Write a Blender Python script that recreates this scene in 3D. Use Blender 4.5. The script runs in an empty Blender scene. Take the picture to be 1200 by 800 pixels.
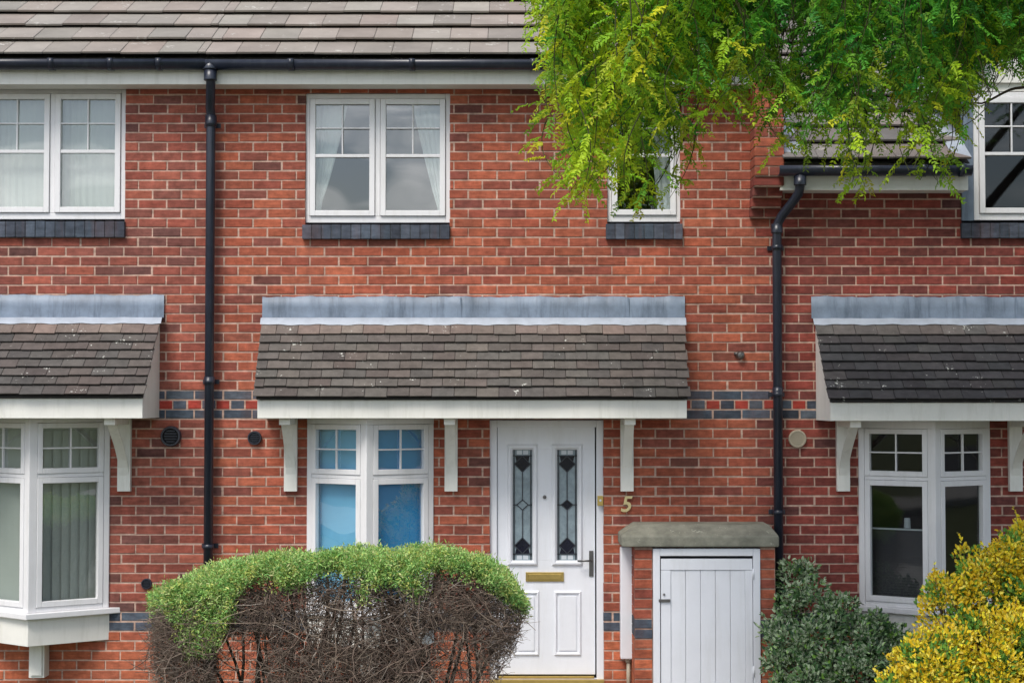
import bpy, bmesh, math, random
import numpy as np
from mathutils import Vector, Matrix
random.seed(7); rng = np.random.default_rng(11)
R = math.radians
scn = bpy.context.scene
col = scn.collection

# ------------------------------------------------------------------ camera
F, D, CZ, PITCH = 1950.0, 13.0, 2.30, R(2.0)
cam_d = bpy.data.cameras.new('camera'); cam = bpy.data.objects.new('camera', cam_d); col.objects.link(cam)
cam.location = (0, -D, CZ); cam.rotation_euler = (R(90) + PITCH, 0, 0)
cam_d.lens = 36 * F / 1200; cam_d.clip_end = 2000
scn.camera = cam
def P(px, py, d=0.0):
    """point on the vertical plane d metres in front of the brick face seen at a photo position"""
    u, v = (px - 600) / F, (400 - py) / F
    dy = math.cos(PITCH) - v * math.sin(PITCH); dz = math.sin(PITCH) + v * math.cos(PITCH)
    t = (D - d) / dy
    return Vector((u * t, -d, CZ + t * dz))
def X(px, d=0.0, py=400): return P(px, py, d).x
def Z(py, d=0.0): return P(600, py, d).z
def proj(p):
    rel = np.asarray(p) - np.array([0, -D, CZ]); c, s = math.cos(PITCH), math.sin(PITCH)
    dep = rel[..., 1] * c + rel[..., 2] * s; up = -rel[..., 1] * s + rel[..., 2] * c
    return 600 + F * rel[..., 0] / dep, 400 - F * up / dep

# ------------------------------------------------------------------ materials
def nt(name):
    m = bpy.data.materials.new(name); m.use_nodes = True
    t = m.node_tree; b = t.nodes['Principled BSDF']
    return m, t, b
def N(t, kind, **kw):
    n = t.nodes.new(kind)
    for k, v in kw.items():
        if k in n.inputs: n.inputs[k].default_value = v
        else: setattr(n, k, v)
    return n
def ramp(t, stops):
    n = t.nodes.new('ShaderNodeValToRGB'); e = n.color_ramp.elements
    e[0].position, e[0].color = stops[0][0], (*stops[0][1], 1) if len(stops[0][1]) == 3 else stops[0][1]
    e[1].position, e[1].color = stops[1][0], (*stops[1][1], 1)
    for p, c in stops[2:]:
        k = e.new(p); k.color = (*c, 1)
    return n
def mat(name, color=None, rough=0.6, var=0.15, vscale=6.0, bump=0.0, bscale=60.0, spec=0.4, metal=0.0,
        spots=None, stain=None, bdist=0.01, mottle=False):
    """procedural surface; color None reads the mesh's own 'Col' attribute"""
    m, t, b = nt(name); L = t.links.new
    tc = N(t, 'ShaderNodeTexCoord')
    if color is None:
        a = N(t, 'ShaderNodeAttribute', attribute_name='Col'); c = a.outputs['Color']
    else:
        r = N(t, 'ShaderNodeRGB'); r.outputs[0].default_value = (*color, 1); c = r.outputs[0]
    n = N(t, 'ShaderNodeTexNoise', Scale=vscale, Detail=6.0, Roughness=0.65)
    L(tc.outputs['Object'], n.inputs['Vector'])
    rp = ramp(t, [(0.25, (1 - var,) * 3), (0.75, (1 + var,) * 3)]); L(n.outputs['Fac'], rp.inputs['Fac'])
    mx = N(t, 'ShaderNodeMix', data_type='RGBA', blend_type='MULTIPLY'); mx.inputs[0].default_value = 1
    L(c, mx.inputs[6]); L(rp.outputs[0], mx.inputs[7]); c = mx.outputs[2]
    if mottle:                                  # sand-faced brick: long drag marks and patches that run over several courses
        mp = N(t, 'ShaderNodeMapping'); mp.inputs['Scale'].default_value = (9, 9, 42); L(tc.outputs['Object'], mp.inputs['Vector'])
        for vec, sc, lo, hi in ((mp.outputs[0], 1.0, .74, 1.22), (tc.outputs['Object'], 1.1, .86, 1.14)):
            q = N(t, 'ShaderNodeTexNoise', Scale=sc, Detail=3.0, Roughness=0.6); L(vec, q.inputs['Vector'])
            rq = ramp(t, [(0.3, (lo,) * 3), (0.7, (hi,) * 3)]); L(q.outputs['Fac'], rq.inputs['Fac'])
            m2 = N(t, 'ShaderNodeMix', data_type='RGBA', blend_type='MULTIPLY'); m2.inputs[0].default_value = 1
            L(c, m2.inputs[6]); L(rq.outputs[0], m2.inputs[7]); c = m2.outputs[2]
    if stain:                                   # vertical streaks of weathering with a shape of their own
        scol, amt, sc = stain
        mp = N(t, 'ShaderNodeMapping'); mp.inputs['Scale'].default_value = (sc, sc, sc * 0.12)
        L(tc.outputs['Object'], mp.inputs['Vector'])
        sn = N(t, 'ShaderNodeTexNoise', Scale=1.0, Detail=5.0, Roughness=0.7); L(mp.outputs[0], sn.inputs['Vector'])
        sr = ramp(t, [(0.5, (0, 0, 0)), (0.72, (amt,) * 3)]); L(sn.outputs['Fac'], sr.inputs['Fac'])
        ms = N(t, 'ShaderNodeMix', data_type='RGBA'); L(sr.outputs[0], ms.inputs[0]); L(c, ms.inputs[6])
        ms.inputs[7].default_value = (*scol, 1); c = ms.outputs[2]
    if spots:                                   # lichen
        scol, sc, th = spots
        v1 = N(t, 'ShaderNodeTexNoise', Scale=sc, Detail=3.0, Roughness=0.6); L(tc.outputs['Object'], v1.inputs['Vector'])
        v2 = N(t, 'ShaderNodeTexNoise', Scale=sc * 0.17, Detail=2.0); L(tc.outputs['Object'], v2.inputs['Vector'])
        ad = N(t, 'ShaderNodeMath', operation='MULTIPLY'); L(v1.outputs['Fac'], ad.inputs[0]); L(v2.outputs['Fac'], ad.inputs[1])
        sr = ramp(t, [(th, (0, 0, 0)), (th + 0.035, (1, 1, 1))]); L(ad.outputs[0], sr.inputs['Fac'])
        ms = N(t, 'ShaderNodeMix', data_type='RGBA'); L(sr.outputs[0], ms.inputs[0]); L(c, ms.inputs[6])
        ms.inputs[7].default_value = (*scol, 1); c = ms.outputs[2]
    L(c, b.inputs['Base Color'])
    b.inputs['Roughness'].default_value = rough; b.inputs['Specular IOR Level'].default_value = spec
    b.inputs['Metallic'].default_value = metal
    if bump:
        bn = N(t, 'ShaderNodeTexNoise', Scale=bscale, Detail=5.0, Roughness=0.7); L(tc.outputs['Object'], bn.inputs['Vector'])
        bp = N(t, 'ShaderNodeBump', Strength=bump, Distance=bdist); L(bn.outputs['Fac'], bp.inputs['Height'])
        L(bp.outputs[0], b.inputs['Normal'])
    return m
def glass_mat(name, ior, tint=(0.9, 0.95, 0.93), rough=0.012, wob=.25):
    m, t, b = nt(name); L = t.links.new
    t.nodes.remove(b); out = t.nodes['Material Output']
    tr = N(t, 'ShaderNodeBsdfTransparent'); tr.inputs[0].default_value = (*tint, 1)
    gl = N(t, 'ShaderNodeBsdfGlossy'); gl.inputs['Roughness'].default_value = rough
    fr = N(t, 'ShaderNodeFresnel', IOR=ior)
    ge = N(t, 'ShaderNodeNewGeometry'); mr = N(t, 'ShaderNodeMapRange'); mr.inputs['To Min'].default_value = ior; mr.inputs['To Max'].default_value = 1 / ior
    L(ge.outputs['Backfacing'], mr.inputs['Value']); L(mr.outputs[0], fr.inputs['IOR'])   # a thin pane reflects alike from both sides
    tc = N(t, 'ShaderNodeTexCoord')
    bn = N(t, 'ShaderNodeTexNoise', Scale=1.6, Detail=1.0); L(tc.outputs['Object'], bn.inputs['Vector'])
    bp = N(t, 'ShaderNodeBump', Strength=wob, Distance=0.02); L(bn.outputs['Fac'], bp.inputs['Height']); L(bp.outputs[0], gl.inputs['Normal'])
    ms = N(t, 'ShaderNodeMixShader'); L(fr.outputs[0], ms.inputs[0]); L(tr.outputs[0], ms.inputs[1]); L(gl.outputs[0], ms.inputs[2])
    L(ms.outputs[0], out.inputs['Surface'])
    return m
def leaf_mat(name, trans=0.35, rough=0.5):
    m, t, b = nt(name); L = t.links.new
    out = t.nodes['Material Output']
    a = N(t, 'ShaderNodeAttribute', attribute_name='Col')
    L(a.outputs['Color'], b.inputs['Base Color']); b.inputs['Roughness'].default_value = rough
    b.inputs['Specular IOR Level'].default_value = 0.3
    tl = N(t, 'ShaderNodeBsdfTranslucent'); L(a.outputs['Color'], tl.inputs[0])
    ms = N(t, 'ShaderNodeMixShader'); ms.inputs[0].default_value = trans
    L(b.outputs[0], ms.inputs[1]); L(tl.outputs[0], ms.inputs[2]); L(ms.outputs[0], out.inputs['Surface'])
    return m

M = dict(
    masonry=mat('masonry', None, 0.88, 0.34, 17, 0.7, 120, 0.2, bdist=0.005, mottle=True, stain=((.17, .075, .06), .35, 4)),
    rooftile=mat('roof_tile', None, 0.8, 0.2, 2.5, 0.35, 90, 0.3, spots=((0.42, 0.4, 0.36), 34, 0.37), bdist=0.004),
    plaintile=mat('canopy_tile', None, 0.8, 0.28, 14, 0.45, 110, 0.3, spots=((0.55, 0.55, 0.5), 48, 0.405), bdist=0.004),
    lead=mat('lead', (0.17, 0.215, 0.28), 0.5, 0.36, 4, 0.25, 16, 0.5, stain=((0.05, 0.07, 0.10), 0.75, 11), bdist=0.01),
    leadpale=mat('lead_pale', (0.36, 0.4, 0.46), 0.5, 0.18, 9, 0.2, 16, 0.5),
    upvc=mat('white_plastic', (0.77, 0.765, 0.775), 0.35, 0.04, 5, spec=0.45, stain=((0.5, 0.49, 0.45), 0.25, 18)),
    cream=mat('cream_paint', (0.79, 0.78, 0.725), 0.5, 0.06, 4, 0.1, 30, 0.35, stain=((0.42, 0.41, 0.33), 0.28, 14)),
    doorwhite=mat('door_white', (0.79, 0.805, 0.85), 0.38, 0.05, 3, 0.05, 80, spec=0.45, stain=((0.5, 0.49, 0.45), 0.22, 9)),
    blackpl=mat('black_plastic', (0.016, 0.02, 0.034), 0.32, 0.25, 8, spec=0.5, stain=((0.05, 0.06, 0.075), 0.5, 20)),
    brass=mat('brass', (0.55, 0.4, 0.13), 0.38, 0.15, 20, metal=0.85),
    steel=mat('grey_metal', (0.16, 0.155, 0.15), 0.35, 0.2, 20, metal=0.8),
    stone=mat('weathered_stone', (0.23, 0.225, 0.18), 0.9, 0.35, 9, 0.7, 50, 0.2, spots=((0.42, 0.42, 0.34), 70, 0.385), bdist=0.008),
    glass=glass_mat('window_glass', 2.8), glassdark=glass_mat('window_glass_clear', 1.8, wob=.08, rough=.03),
    interior=mat('room_paint', (0.16, 0.15, 0.14), 0.9, 0.1, 2),
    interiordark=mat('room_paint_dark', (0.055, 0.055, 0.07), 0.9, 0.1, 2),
    net=mat('net_fabric', (0.50, 0.52, 0.50), 0.9, 0.06, 3), curtain=mat('curtain_fabric', (0.56, 0.60, 0.60), 0.9, 0.05, 5),
    blue=mat('blue_blind_fabric', (0.24, 0.60, 0.90), 0.8, 0.04, 4), bluedeep=mat('deep_blue_blind_fabric', (0.07, 0.38, 0.76), 0.8, 0.05, 4),  # one blue fabric in two tones; reflection differences are put into the colour
    darkslat=mat('dark_slat', (0.035, 0.033, 0.04), 0.5, 0.1, 5), palerail=mat('pale_rail', (0.4, 0.42, 0.45), 0.5, 0.1, 5),
    obscure=mat('obscured_glass', (0.25, 0.32, 0.36), 0.12, 0.25, 18, 0.5, 60, 0.7, bdist=0.003),
    darkglass=mat('dark_stained_glass', (0.012, 0.013, 0.025), 0.1, 0.1, 5, spec=0.6),
    clearbit=mat('pale_glass_square', (0.6, 0.64, 0.68), 0.2, 0.1, 10),
    came=mat('lead_came', (0.035, 0.04, 0.05), 0.45, 0.1, 30),
    bark=mat('bark', (0.075, 0.055, 0.04), 0.9, 0.35, 14, 0.8, 40, 0.2),
    twig=mat('dead_twig', None, 0.9, 0.3, 20, spec=0.15),
    leaf=leaf_mat('leaf', 0.5), petal=leaf_mat('golden_leaf', 0.2, 0.55), gloss=leaf_mat('leaf_glossy', 0.18, 0.38), tuft=leaf_mat('conifer_leaf', 0.2, 0.6),
    ground=mat('garden_soil_and_grass', (0.075, 0.085, 0.04), 0.95, 0.5, 3, 0.6, 40, 0.1),
    paving=mat('paving', (0.27, 0.26, 0.24), 0.9, 0.2, 3, 0.3, 60, 0.2), asphalt=mat('asphalt', (0.05, 0.05, 0.052), 0.9, 0.2, 5, 0.5, 160, 0.2),
    kerb=mat('kerb_stone', (0.3, 0.29, 0.27), 0.9, 0.2, 4, 0.3, 60, 0.2),
    plasticcream=mat('aged_plastic', (0.42, 0.37, 0.28), 0.5, 0.1, 10), hole=mat('dark_void', (0.006, 0.006, 0.008), 0.8, 0, 1),  # near-black colour stands in for shade inside black vents and the door gap
)

# ------------------------------------------------------------------ mesh building
def tag(o, label=None, cat=None, group=None, kind=None):
    for k, v in (('label', label), ('category', cat), ('group', group), ('kind', kind)):
        if v: o[k] = v
    return o
def empty(name, loc, label, cat, group=None):
    o = bpy.data.objects.new(name, None); o.location = loc; o.empty_display_size = 0.2; col.objects.link(o)
    return tag(o, label, cat, group)
def root_of(o):
    while o.parent: o = o.parent
    return o
class MB:
    def __init__(s): s.v, s.f, s.c, s.sm = [], [], [], []
    def face(s, idx, c=None, smooth=False): s.f.append(idx); s.c.append(c); s.sm.append(smooth)
    def poly(s, pts, c=None):
        n = len(s.v); s.v += [tuple(p) for p in pts]; s.face(tuple(range(n, n + len(pts))), c)
    def hexa(s, p, c=None):                     # 8 corners: bottom ring 0-3, top ring 4-7
        n = len(s.v); s.v += [tuple(q) for q in p]
        for q in ((3, 2, 1, 0), (4, 5, 6, 7), (0, 1, 5, 4), (1, 2, 6, 5), (2, 3, 7, 6), (3, 0, 4, 7)):
            s.face(tuple(n + i for i in q), c)
    def box(s, x0, x1, y0, y1, z0, z1, c=None):
        s.hexa([(x0, y0, z0), (x1, y0, z0), (x1, y1, z0), (x0, y1, z0), (x0, y0, z1), (x1, y0, z1), (x1, y1, z1), (x0, y1, z1)], c)
    def lbox(s, fr, u0, u1, v0, v1, n0, n1, c=None):   # box in a facet frame (origin, U, outward normal)
        O, U, Nn = fr; W = Vector((0, 0, 1))
        q = lambda u, v, n: O + U * u + W * v + Nn * n
        s.hexa([q(u0, v0, n1), q(u1, v0, n1), q(u1, v0, n0), q(u0, v0, n0), q(u0, v1, n1), q(u1, v1, n1), q(u1, v1, n0), q(u0, v1, n0)], c)
    def prism(s, pts, z0, z1, c=None):          # plan polygon (ccw seen from above) raised from z0 to z1
        n = len(s.v); k = len(pts)
        s.v += [(p[0], p[1], z0) for p in pts] + [(p[0], p[1], z1) for p in pts]
        s.face(tuple(range(n + k - 1, n - 1, -1)), c); s.face(tuple(range(n + k, n + 2 * k)), c)
        for i in range(k):
            j = (i + 1) % k; s.face((n + i, n + j, n + k + j, n + k + i), c)
    def xprism(s, pts, x0, x1, c=None, smooth=False):   # (y,z) profile swept along x
        n = len(s.v); k = len(pts)
        s.v += [(x0, p[0], p[1]) for p in pts] + [(x1, p[0], p[1]) for p in pts]
        s.face(tuple(range(n, n + k)), c); s.face(tuple(range(n + 2 * k - 1, n + k - 1, -1)), c)
        for i in range(k):
            j = (i + 1) % k; s.face((n + i, n + k + i, n + k + j, n + j), c, smooth)
    def tube(s, pts, r, sides=10, c=None, cap=True, r1=None):
        pts = [Vector(p) for p in pts]; n = len(s.v); m = len(pts)
        ref = Vector((0.3, 0.9, 0.2)).normalized()
        for i, p in enumerate(pts):
            t = (pts[min(i + 1, m - 1)] - pts[max(i - 1, 0)]).normalized()
            a = t.cross(ref); a = a.normalized() if a.length > 1e-4 else Vector((1, 0, 0)); b = t.cross(a)
            rr = r if r1 is None else r + (r1 - r) * i / max(1, m - 1)
            for k in range(sides):
                an = 2 * math.pi * k / sides
                s.v.append(tuple(p + (a * math.cos(an) + b * math.sin(an)) * rr))
        for i in range(m - 1):
            for k in range(sides):
                k2 = (k + 1) % sides
                s.face((n + i * sides + k, n + i * sides + k2, n + (i + 1) * sides + k2, n + (i + 1) * sides + k), c, sides > 3)
        if cap:
            s.face(tuple(n + k for k in range(sides - 1, -1, -1)), c); e = n + (m - 1) * sides
            s.face(tuple(e + k for k in range(sides)), c)
    def lathe(s, cx, cz, prof, sides=24, c=None):  # profile (radius, distance in front of wall) round the y axis
        n = len(s.v); m = len(prof)
        for r, d in prof:
            for k in range(sides):
                an = 2 * math.pi * k / sides; s.v.append((cx + r * math.cos(an), -d, cz + r * math.sin(an)))
        for i in range(m - 1):
            for k in range(sides):
                k2 = (k + 1) % sides
                s.face((n + i * sides + k, n + i * sides + k2, n + (i + 1) * sides + k2, n + (i + 1) * sides + k), c, False)
        s.face(tuple(n + (m - 1) * sides + k for k in range(sides)), c)
    def build(s, name, m, parent=None, bevel=0.0, seg=2):
        off = root_of(parent).location if parent else Vector((0, 0, 0))
        if parent is None:
            a = np.array(s.v); off = Vector((float((a[:, 0].min() + a[:, 0].max()) / 2), float((a[:, 1].min() + a[:, 1].max()) / 2), float(a[:, 2].min())))
        me = bpy.data.meshes.new(name)
        me.from_pydata([(p[0] - off.x, p[1] - off.y, p[2] - off.z) for p in s.v], [], s.f)
        me.polygons.foreach_set('use_smooth', s.sm)
        if any(c is not None for c in s.c):
            at = me.color_attributes.new('Col', 'FLOAT_COLOR', 'CORNER'); arr = []
            for f, c in zip(s.f, s.c):
                c = c or (0.5, 0.5, 0.5); arr += [c[0], c[1], c[2], 1.0] * len(f)
            at.data.foreach_set('color', arr)
        if bevel:
            bm = bmesh.new(); bm.from_mesh(me)
            bmesh.ops.bevel(bm, geom=bm.edges[:], offset=bevel, segments=seg, profile=0.6, affect='EDGES', clamp_overlap=True)
            bm.to_mesh(me); bm.free()
        me.materials.append(m)
        o = bpy.data.objects.new(name, me); col.objects.link(o)
        if parent: o.parent = parent
        else: o.location = off
        return o
def np_mesh(name, V, Fq, C, m, parent=None):
    """V (n,3), Fq (k,4) quads, C (n,3) point colours"""
    off = np.array(root_of(parent).location) if parent else np.zeros(3)
    me = bpy.data.meshes.new(name); V = V - off
    me.vertices.add(len(V)); me.vertices.foreach_set('co', V.astype(np.float32).ravel())
    k = len(Fq); me.loops.add(k * 4); me.loops.foreach_set('vertex_index', Fq.astype(np.int32).ravel())
    me.polygons.add(k); me.polygons.foreach_set('loop_start', np.arange(0, 4 * k, 4, dtype=np.int32))
    me.polygons.foreach_set('loop_total', np.full(k, 4, dtype=np.int32))
    at = me.color_attributes.new('Col', 'FLOAT_COLOR', 'POINT')
    at.data.foreach_set('color', np.concatenate([C, np.ones((len(C), 1))], 1).astype(np.float32).ravel())
    me.update(); me.validate(); me.materials.append(m)
    o = bpy.data.objects.new(name, me); col.objects.link(o)
    if parent: o.parent = parent
    return o
def unit(a): return a / np.maximum(np.linalg.norm(a, axis=-1, keepdims=True), 1e-9)
def leaves(base, dirn, nrm, length, width, colr, edge=None, fold=0.25):
    """one leaf per row as two quads folded along the midrib; edge = colour of the margin"""
    base, dirn = np.asarray(base), unit(np.asarray(dirn)); side = unit(np.cross(dirn, nrm)); up = np.cross(side, dirn)
    L, W = np.asarray(length)[:, None], np.asarray(width)[:, None]
    q = lambda a, b, c: base + dirn * L * a + side * W * b + up * W * c
    pts = [q(0, 0, 0), q(.5, 0, -fold * .3), q(1, 0, -fold), q(.3, .5, fold), q(.72, .38, fold * .6), q(.3, -.5, fold), q(.72, -.38, fold * .6)]
    V = np.stack(pts, 1).reshape(-1, 3); n = len(base); o = (np.arange(n) * 7)[:, None]
    Fq = np.concatenate([o + np.array([[0, 1, 4, 3]]), o + np.array([[1, 2, 4, 4]]), o + np.array([[0, 5, 6, 1]]), o + np.array([[1, 6, 2, 2]])], 0)
    Fq = np.concatenate([o + np.array([[0, 2, 4, 3]]), o + np.array([[0, 5, 6, 2]])], 0)
    C = np.repeat(np.asarray(colr)[:, None, :], 7, 1)
    if edge is not None: C[:, 3:, :] = np.asarray(edge)[:, None, :]
    return V, Fq, C.reshape(-1, 3)

# ------------------------------------------------------------------ brickwork
CH, BL = 0.0748, 0.225                 # course height, brick length incl. joint
ZB = Z(490)                            # underside of the blue band at canopy level
Z0 = ZB - round((ZB + 0.3) / CH) * CH  # lowest course
kb = round((ZB - Z0) / CH)             # course index of the band's bottom row
kp = round((Z(740) - Z0) / CH)         # top of the orange plinth
BLUE = [(.070, .086, .112), (.086, .103, .133), (.056, .066, .086), (.10, .117, .142)]
def pick(pal):
    a, b = random.choices([p[0] for p in pal], [p[1] for p in pal], k=2); m_ = random.random() * .55; c = tuple(p * (1 - m_) + q * m_ for p, q in zip(a, b)); k = random.uniform(.86, 1.16); j = random.uniform(-.06, .06)
    return (c[0] * k, c[1] * k * (1 + j), c[2] * k * (1 + j))
PAL = {
 'mid': [((.38, .108, .060), 5), ((.33, .091, .055), 5), ((.27, .076, .052), 3), ((.22, .070, .054), 1.6), ((.15, .062, .052), .5)],
 'left': [((.32, .094, .065), 5), ((.26, .080, .058), 4), ((.19, .073, .060), 3), ((.13, .061, .054), 1.4), ((.36, .105, .068), 2)],
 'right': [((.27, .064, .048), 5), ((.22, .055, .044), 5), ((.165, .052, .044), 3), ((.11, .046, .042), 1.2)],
 'plinth': [((.46, .135, .065), 5), ((.40, .115, .060), 4), ((.34, .10, .058), 2)] }
MORTAR = (.50, .345, .275)
def brick(mb, x0, x1, z0, z1, y, c, depth=.05, b=.003):
    """one brick with worn arrises, its face at y and a real recess to the joint behind it"""
    jx, jz, jy = random.uniform(-.0028, .0028), random.uniform(-.0018, .0018), random.uniform(-.002, .002)
    x0 += jx; x1 += jx + .4 * jz; z0 += jz; z1 += jz; n = len(mb.v)
    tw = random.uniform(-.0015, .0015)
    ring = lambda i, yy: [(x0 + i, yy, z0 + i), (x1 - i, yy, z0 + i), (x1 - i, yy, z1 - i), (x0 + i, yy, z1 - i)]
    a = ring(b, y + jy); a[1] = (a[1][0], a[1][1] + tw, a[1][2]); a[2] = (a[2][0], a[2][1] + tw, a[2][2])
    mb.v += a + ring(0, y + b + jy) + ring(0, y + depth)
    mb.face((n, n + 1, n + 2, n + 3), c)
    for r in (0, 4):
        for i in range(4):
            j = (i + 1) % 4; mb.face((n + r + i, n + r + 4 + i, n + r + 4 + j, n + r + j), c)
def subtract(rects, o):
    out = []
    for (a, b, c, d) in rects:
        x0, x1, z0, z1 = o
        if b <= x0 or a >= x1 or d <= z0 or c >= z1: out.append((a, b, c, d)); continue
        if a < x0: out.append((a, x0, c, d))
        if b > x1: out.append((x1, b, c, d))
        xa, xb = max(a, x0), min(b, x1)
        if d > z1: out.append((xa, xb, z1, d))
        if c < z0: out.append((xa, xb, c, z0))
    return [r for r in out if r[1] - r[0] > .012 and r[3] - r[2] > .012]
def brick_wall(mb, xa, xb, ztop, openings, pal, y=0.0, lo=-0.2):
    k = 0
    while Z0 + k * CH < ztop:
        z = Z0 + k * CH; zt = min(z + CH - .0115, ztop)
        if z < lo: k += 1; continue
        half = k == kb + 1                             # band's middle row: headers, blue and red by turns
        step = BL / 2 if half else BL
        i0 = math.floor((xa - 1) / step); x = i0 * step + (0 if k % 2 else BL / 2) + (.056 if half else 0)
        while x < xb + 1:
            cx = x + step / 2
            if xa <= cx < xb:
                if half: c = pick([(random.choice(BLUE), 1)]) if round(x / step - .25) % 2 == 0 else pick([((.36, .055, .04), 1)])
                elif k in (kb, kb + 2) and not (k == kb + 2 and (pal == 'right' or random.random() < .12)): c = pick([(random.choice(BLUE), 1)])
                elif k in (kp, kp + 1): c = pick([(random.choice(BLUE[:3]), 1)])
                elif k < kp: c = pick(PAL['plinth'])
                else: c = pick(PAL[pal])
                rs = [(x, x + step - .0118, z, zt)]
                for o in openings: rs = subtract(rs, o)
                for r in rs: brick(mb, *r, y, c)
            x += step
        k += 1
    xs = sorted({xa, xb, *[min(max(o[i], xa), xb) for o in openings for i in (0, 1)]})
    zs = sorted({lo, ztop, *[min(max(o[i], lo), ztop) for o in openings for i in (2, 3)]})
    yb = y + .0038
    for i in range(len(xs) - 1):
        for j in range(len(zs) - 1):
            mx_, mz_ = (xs[i] + xs[i + 1]) / 2, (zs[j] + zs[j + 1]) / 2
            if not any(o[0] < mx_ < o[1] and o[2] < mz_ < o[3] for o in openings):
                mb.poly([(xs[i], yb, zs[j]), (xs[i + 1], yb, zs[j]), (xs[i + 1], yb, zs[j + 1]), (xs[i], yb, zs[j + 1])], MORTAR)
    rc = (.22, .08, .06); yd = y + .28
    for (x0, x1, z0, z1) in openings:
        for a, b in (((x0, z0), (x0, z1)), ((x0, z1), (x1, z1)), ((x1, z1), (x1, z0)), ((x1, z0), (x0, z0))):
            mb.poly([(a[0], yb, a[1]), (a[0], yd, a[1]), (b[0], yd, b[1]), (b[0], yb, b[1])], rc)
def tile_course(mb, fr, x0, x1, w, s0, ln, th, lift, pal, off, jit=.004):
    """a row of roof tiles: fr(x, s, n) maps along the eave, up the slope, off the slope"""
    x = x0 - off
    while x < x1 - 1e-4:
        a, b = max(x, x0), min(x + w - .0025, x1)
        if b - a > .02:
            c = pick(pal); j, l = random.uniform(-jit, jit), random.uniform(0, th * .35); t2 = random.uniform(-.003, .003)
            p = [fr(a, s0 + j, lift + l), fr(b, s0 + j + t2, lift + l), fr(b, s0 + ln, .003), fr(a, s0 + ln, .003),
                 fr(a, s0 + j, lift + th + l), fr(b, s0 + j + t2, lift + th + l), fr(b, s0 + ln, .003 + th), fr(a, s0 + ln, .003 + th)]
            mb.hexa(p, c)
        x += w

# ------------------------------------------------------------------ house parts
UP = Vector((0, 0, 1))
def flat(px0, px1, py0, py1, d):               # facet frame and size for a window parallel to the wall
    x0, x1, z0, z1 = X(px0, d), X(px1, d), Z(py1, d), Z(py0, d)
    return (Vector((x0, -d, z0)), Vector((1, 0, 0)), Vector((0, -1, 0))), x1 - x0, z1 - z0
def frame_bars(mb, fr, u0, u1, v0, v1, t, n0, n1, tb=None):
    tb = tb or t
    mb.lbox(fr, u0, u0 + t, v0, v1, n0, n1); mb.lbox(fr, u1 - t, u1, v0, v1, n0, n1)
    mb.lbox(fr, u0 + t, u1 - t, v1 - t, v1, n0, n1); mb.lbox(fr, u0 + t, u1 - t, v0, v0 + tb, n0, n1)
def sash(fr, u0, u1, v0, v1, win, bars, t=.043, glass='glass', n1=.016):
    """opening light of a window with its glazing bars, and the pane in it"""
    s = MB(); frame_bars(s, fr, u0, u1, v0, v1, t, -.03, n1)
    a, b, c, d = u0 + t, u1 - t, v0 + t, v1 - t
    for (ba, bb, bc, bd) in bars:              # bars as fractions of the pane
        s.lbox(fr, a + (b - a) * ba, a + (b - a) * bb, c + (d - c) * bc, c + (d - c) * bd, -.012, n1 - .006)
    s.build('sash', M['upvc'], win, .004)
    g = MB(); O, U, Nn = fr; q = lambda u, v: O + U * u + UP * v + Nn * -.016
    g.poly([q(a - .005, c - .005), q(b + .005, c - .005), q(b + .005, d + .005), q(a - .005, d + .005)])
    g.build('pane', M[glass], win)
    return a, b, c, d
def grid_bars(w, h, vy, hy):                   # colonial bars over the upper part of a casement: thick rail at vy, thin at hy
    tw, th_ = .012 / w, .012 / h
    return [(0, 1, vy - .013 / h, vy + .013 / h), (.5 - tw / 2, .5 + tw / 2, vy + .013 / h, 1), (0, .5 - tw / 2, hy - th_ / 2, hy + th_ / 2), (.5 + tw / 2, 1, hy - th_ / 2, hy + th_ / 2)]
def casement(house, px0, px1, py0, py1, lights, d=-.03, glass='glass', label=None):
    fr, w, h = flat(px0, px1, py0, py1, d)
    f = MB(); frame_bars(f, fr, 0, w, 0, h, .04, -.06, .0, .05)
    n = lights; g = .038
    iw = (w - .08 - (n - 1) * g) / n; spots = []
    for i in range(n):
        u = .04 + i * (iw + g)
        if i: f.lbox(fr, u - g, u, .05, h - .04, -.06, .002)
        spots.append((u, u + iw))
    win = f.build('window', M['upvc'], house, .004)
    if label: win['label'] = label
    panes = []
    for (u0, u1) in spots:
        pw, ph = u1 - u0 - .086, h - .09 - .086
        panes.append(sash(fr, u0 + .003, u1 - .003, .053, h - .043, win, grid_bars(pw, ph, .515, .775), glass=glass))
    return win, fr, panes
def brick_sill(win, px0, px1, py0, py1, mat_='masonry'):
    mb = MB(); x, x1, z0, z1 = X(px0, .04), X(px1, .04), Z(py1, .04), Z(py0, .04)
    mb.box(x + .004, x1 - .004, -.032, .1, z0 + .004, z1 - .004, (.10, .11, .12))
    n = round((x1 - x) / .0755); w = (x1 - x) / n
    for i in range(n):
        j = random.uniform(-.001, .001)
        mb.box(x + i * w + .003, x + (i + 1) * w - .003, -.04 + j, .1, z0 + random.uniform(0, .002), z1 - random.uniform(0, .003), pick([(random.choice(BLUE[:3]), 1)]))
    return mb.build('sill', M[mat_], win, .004)
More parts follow.
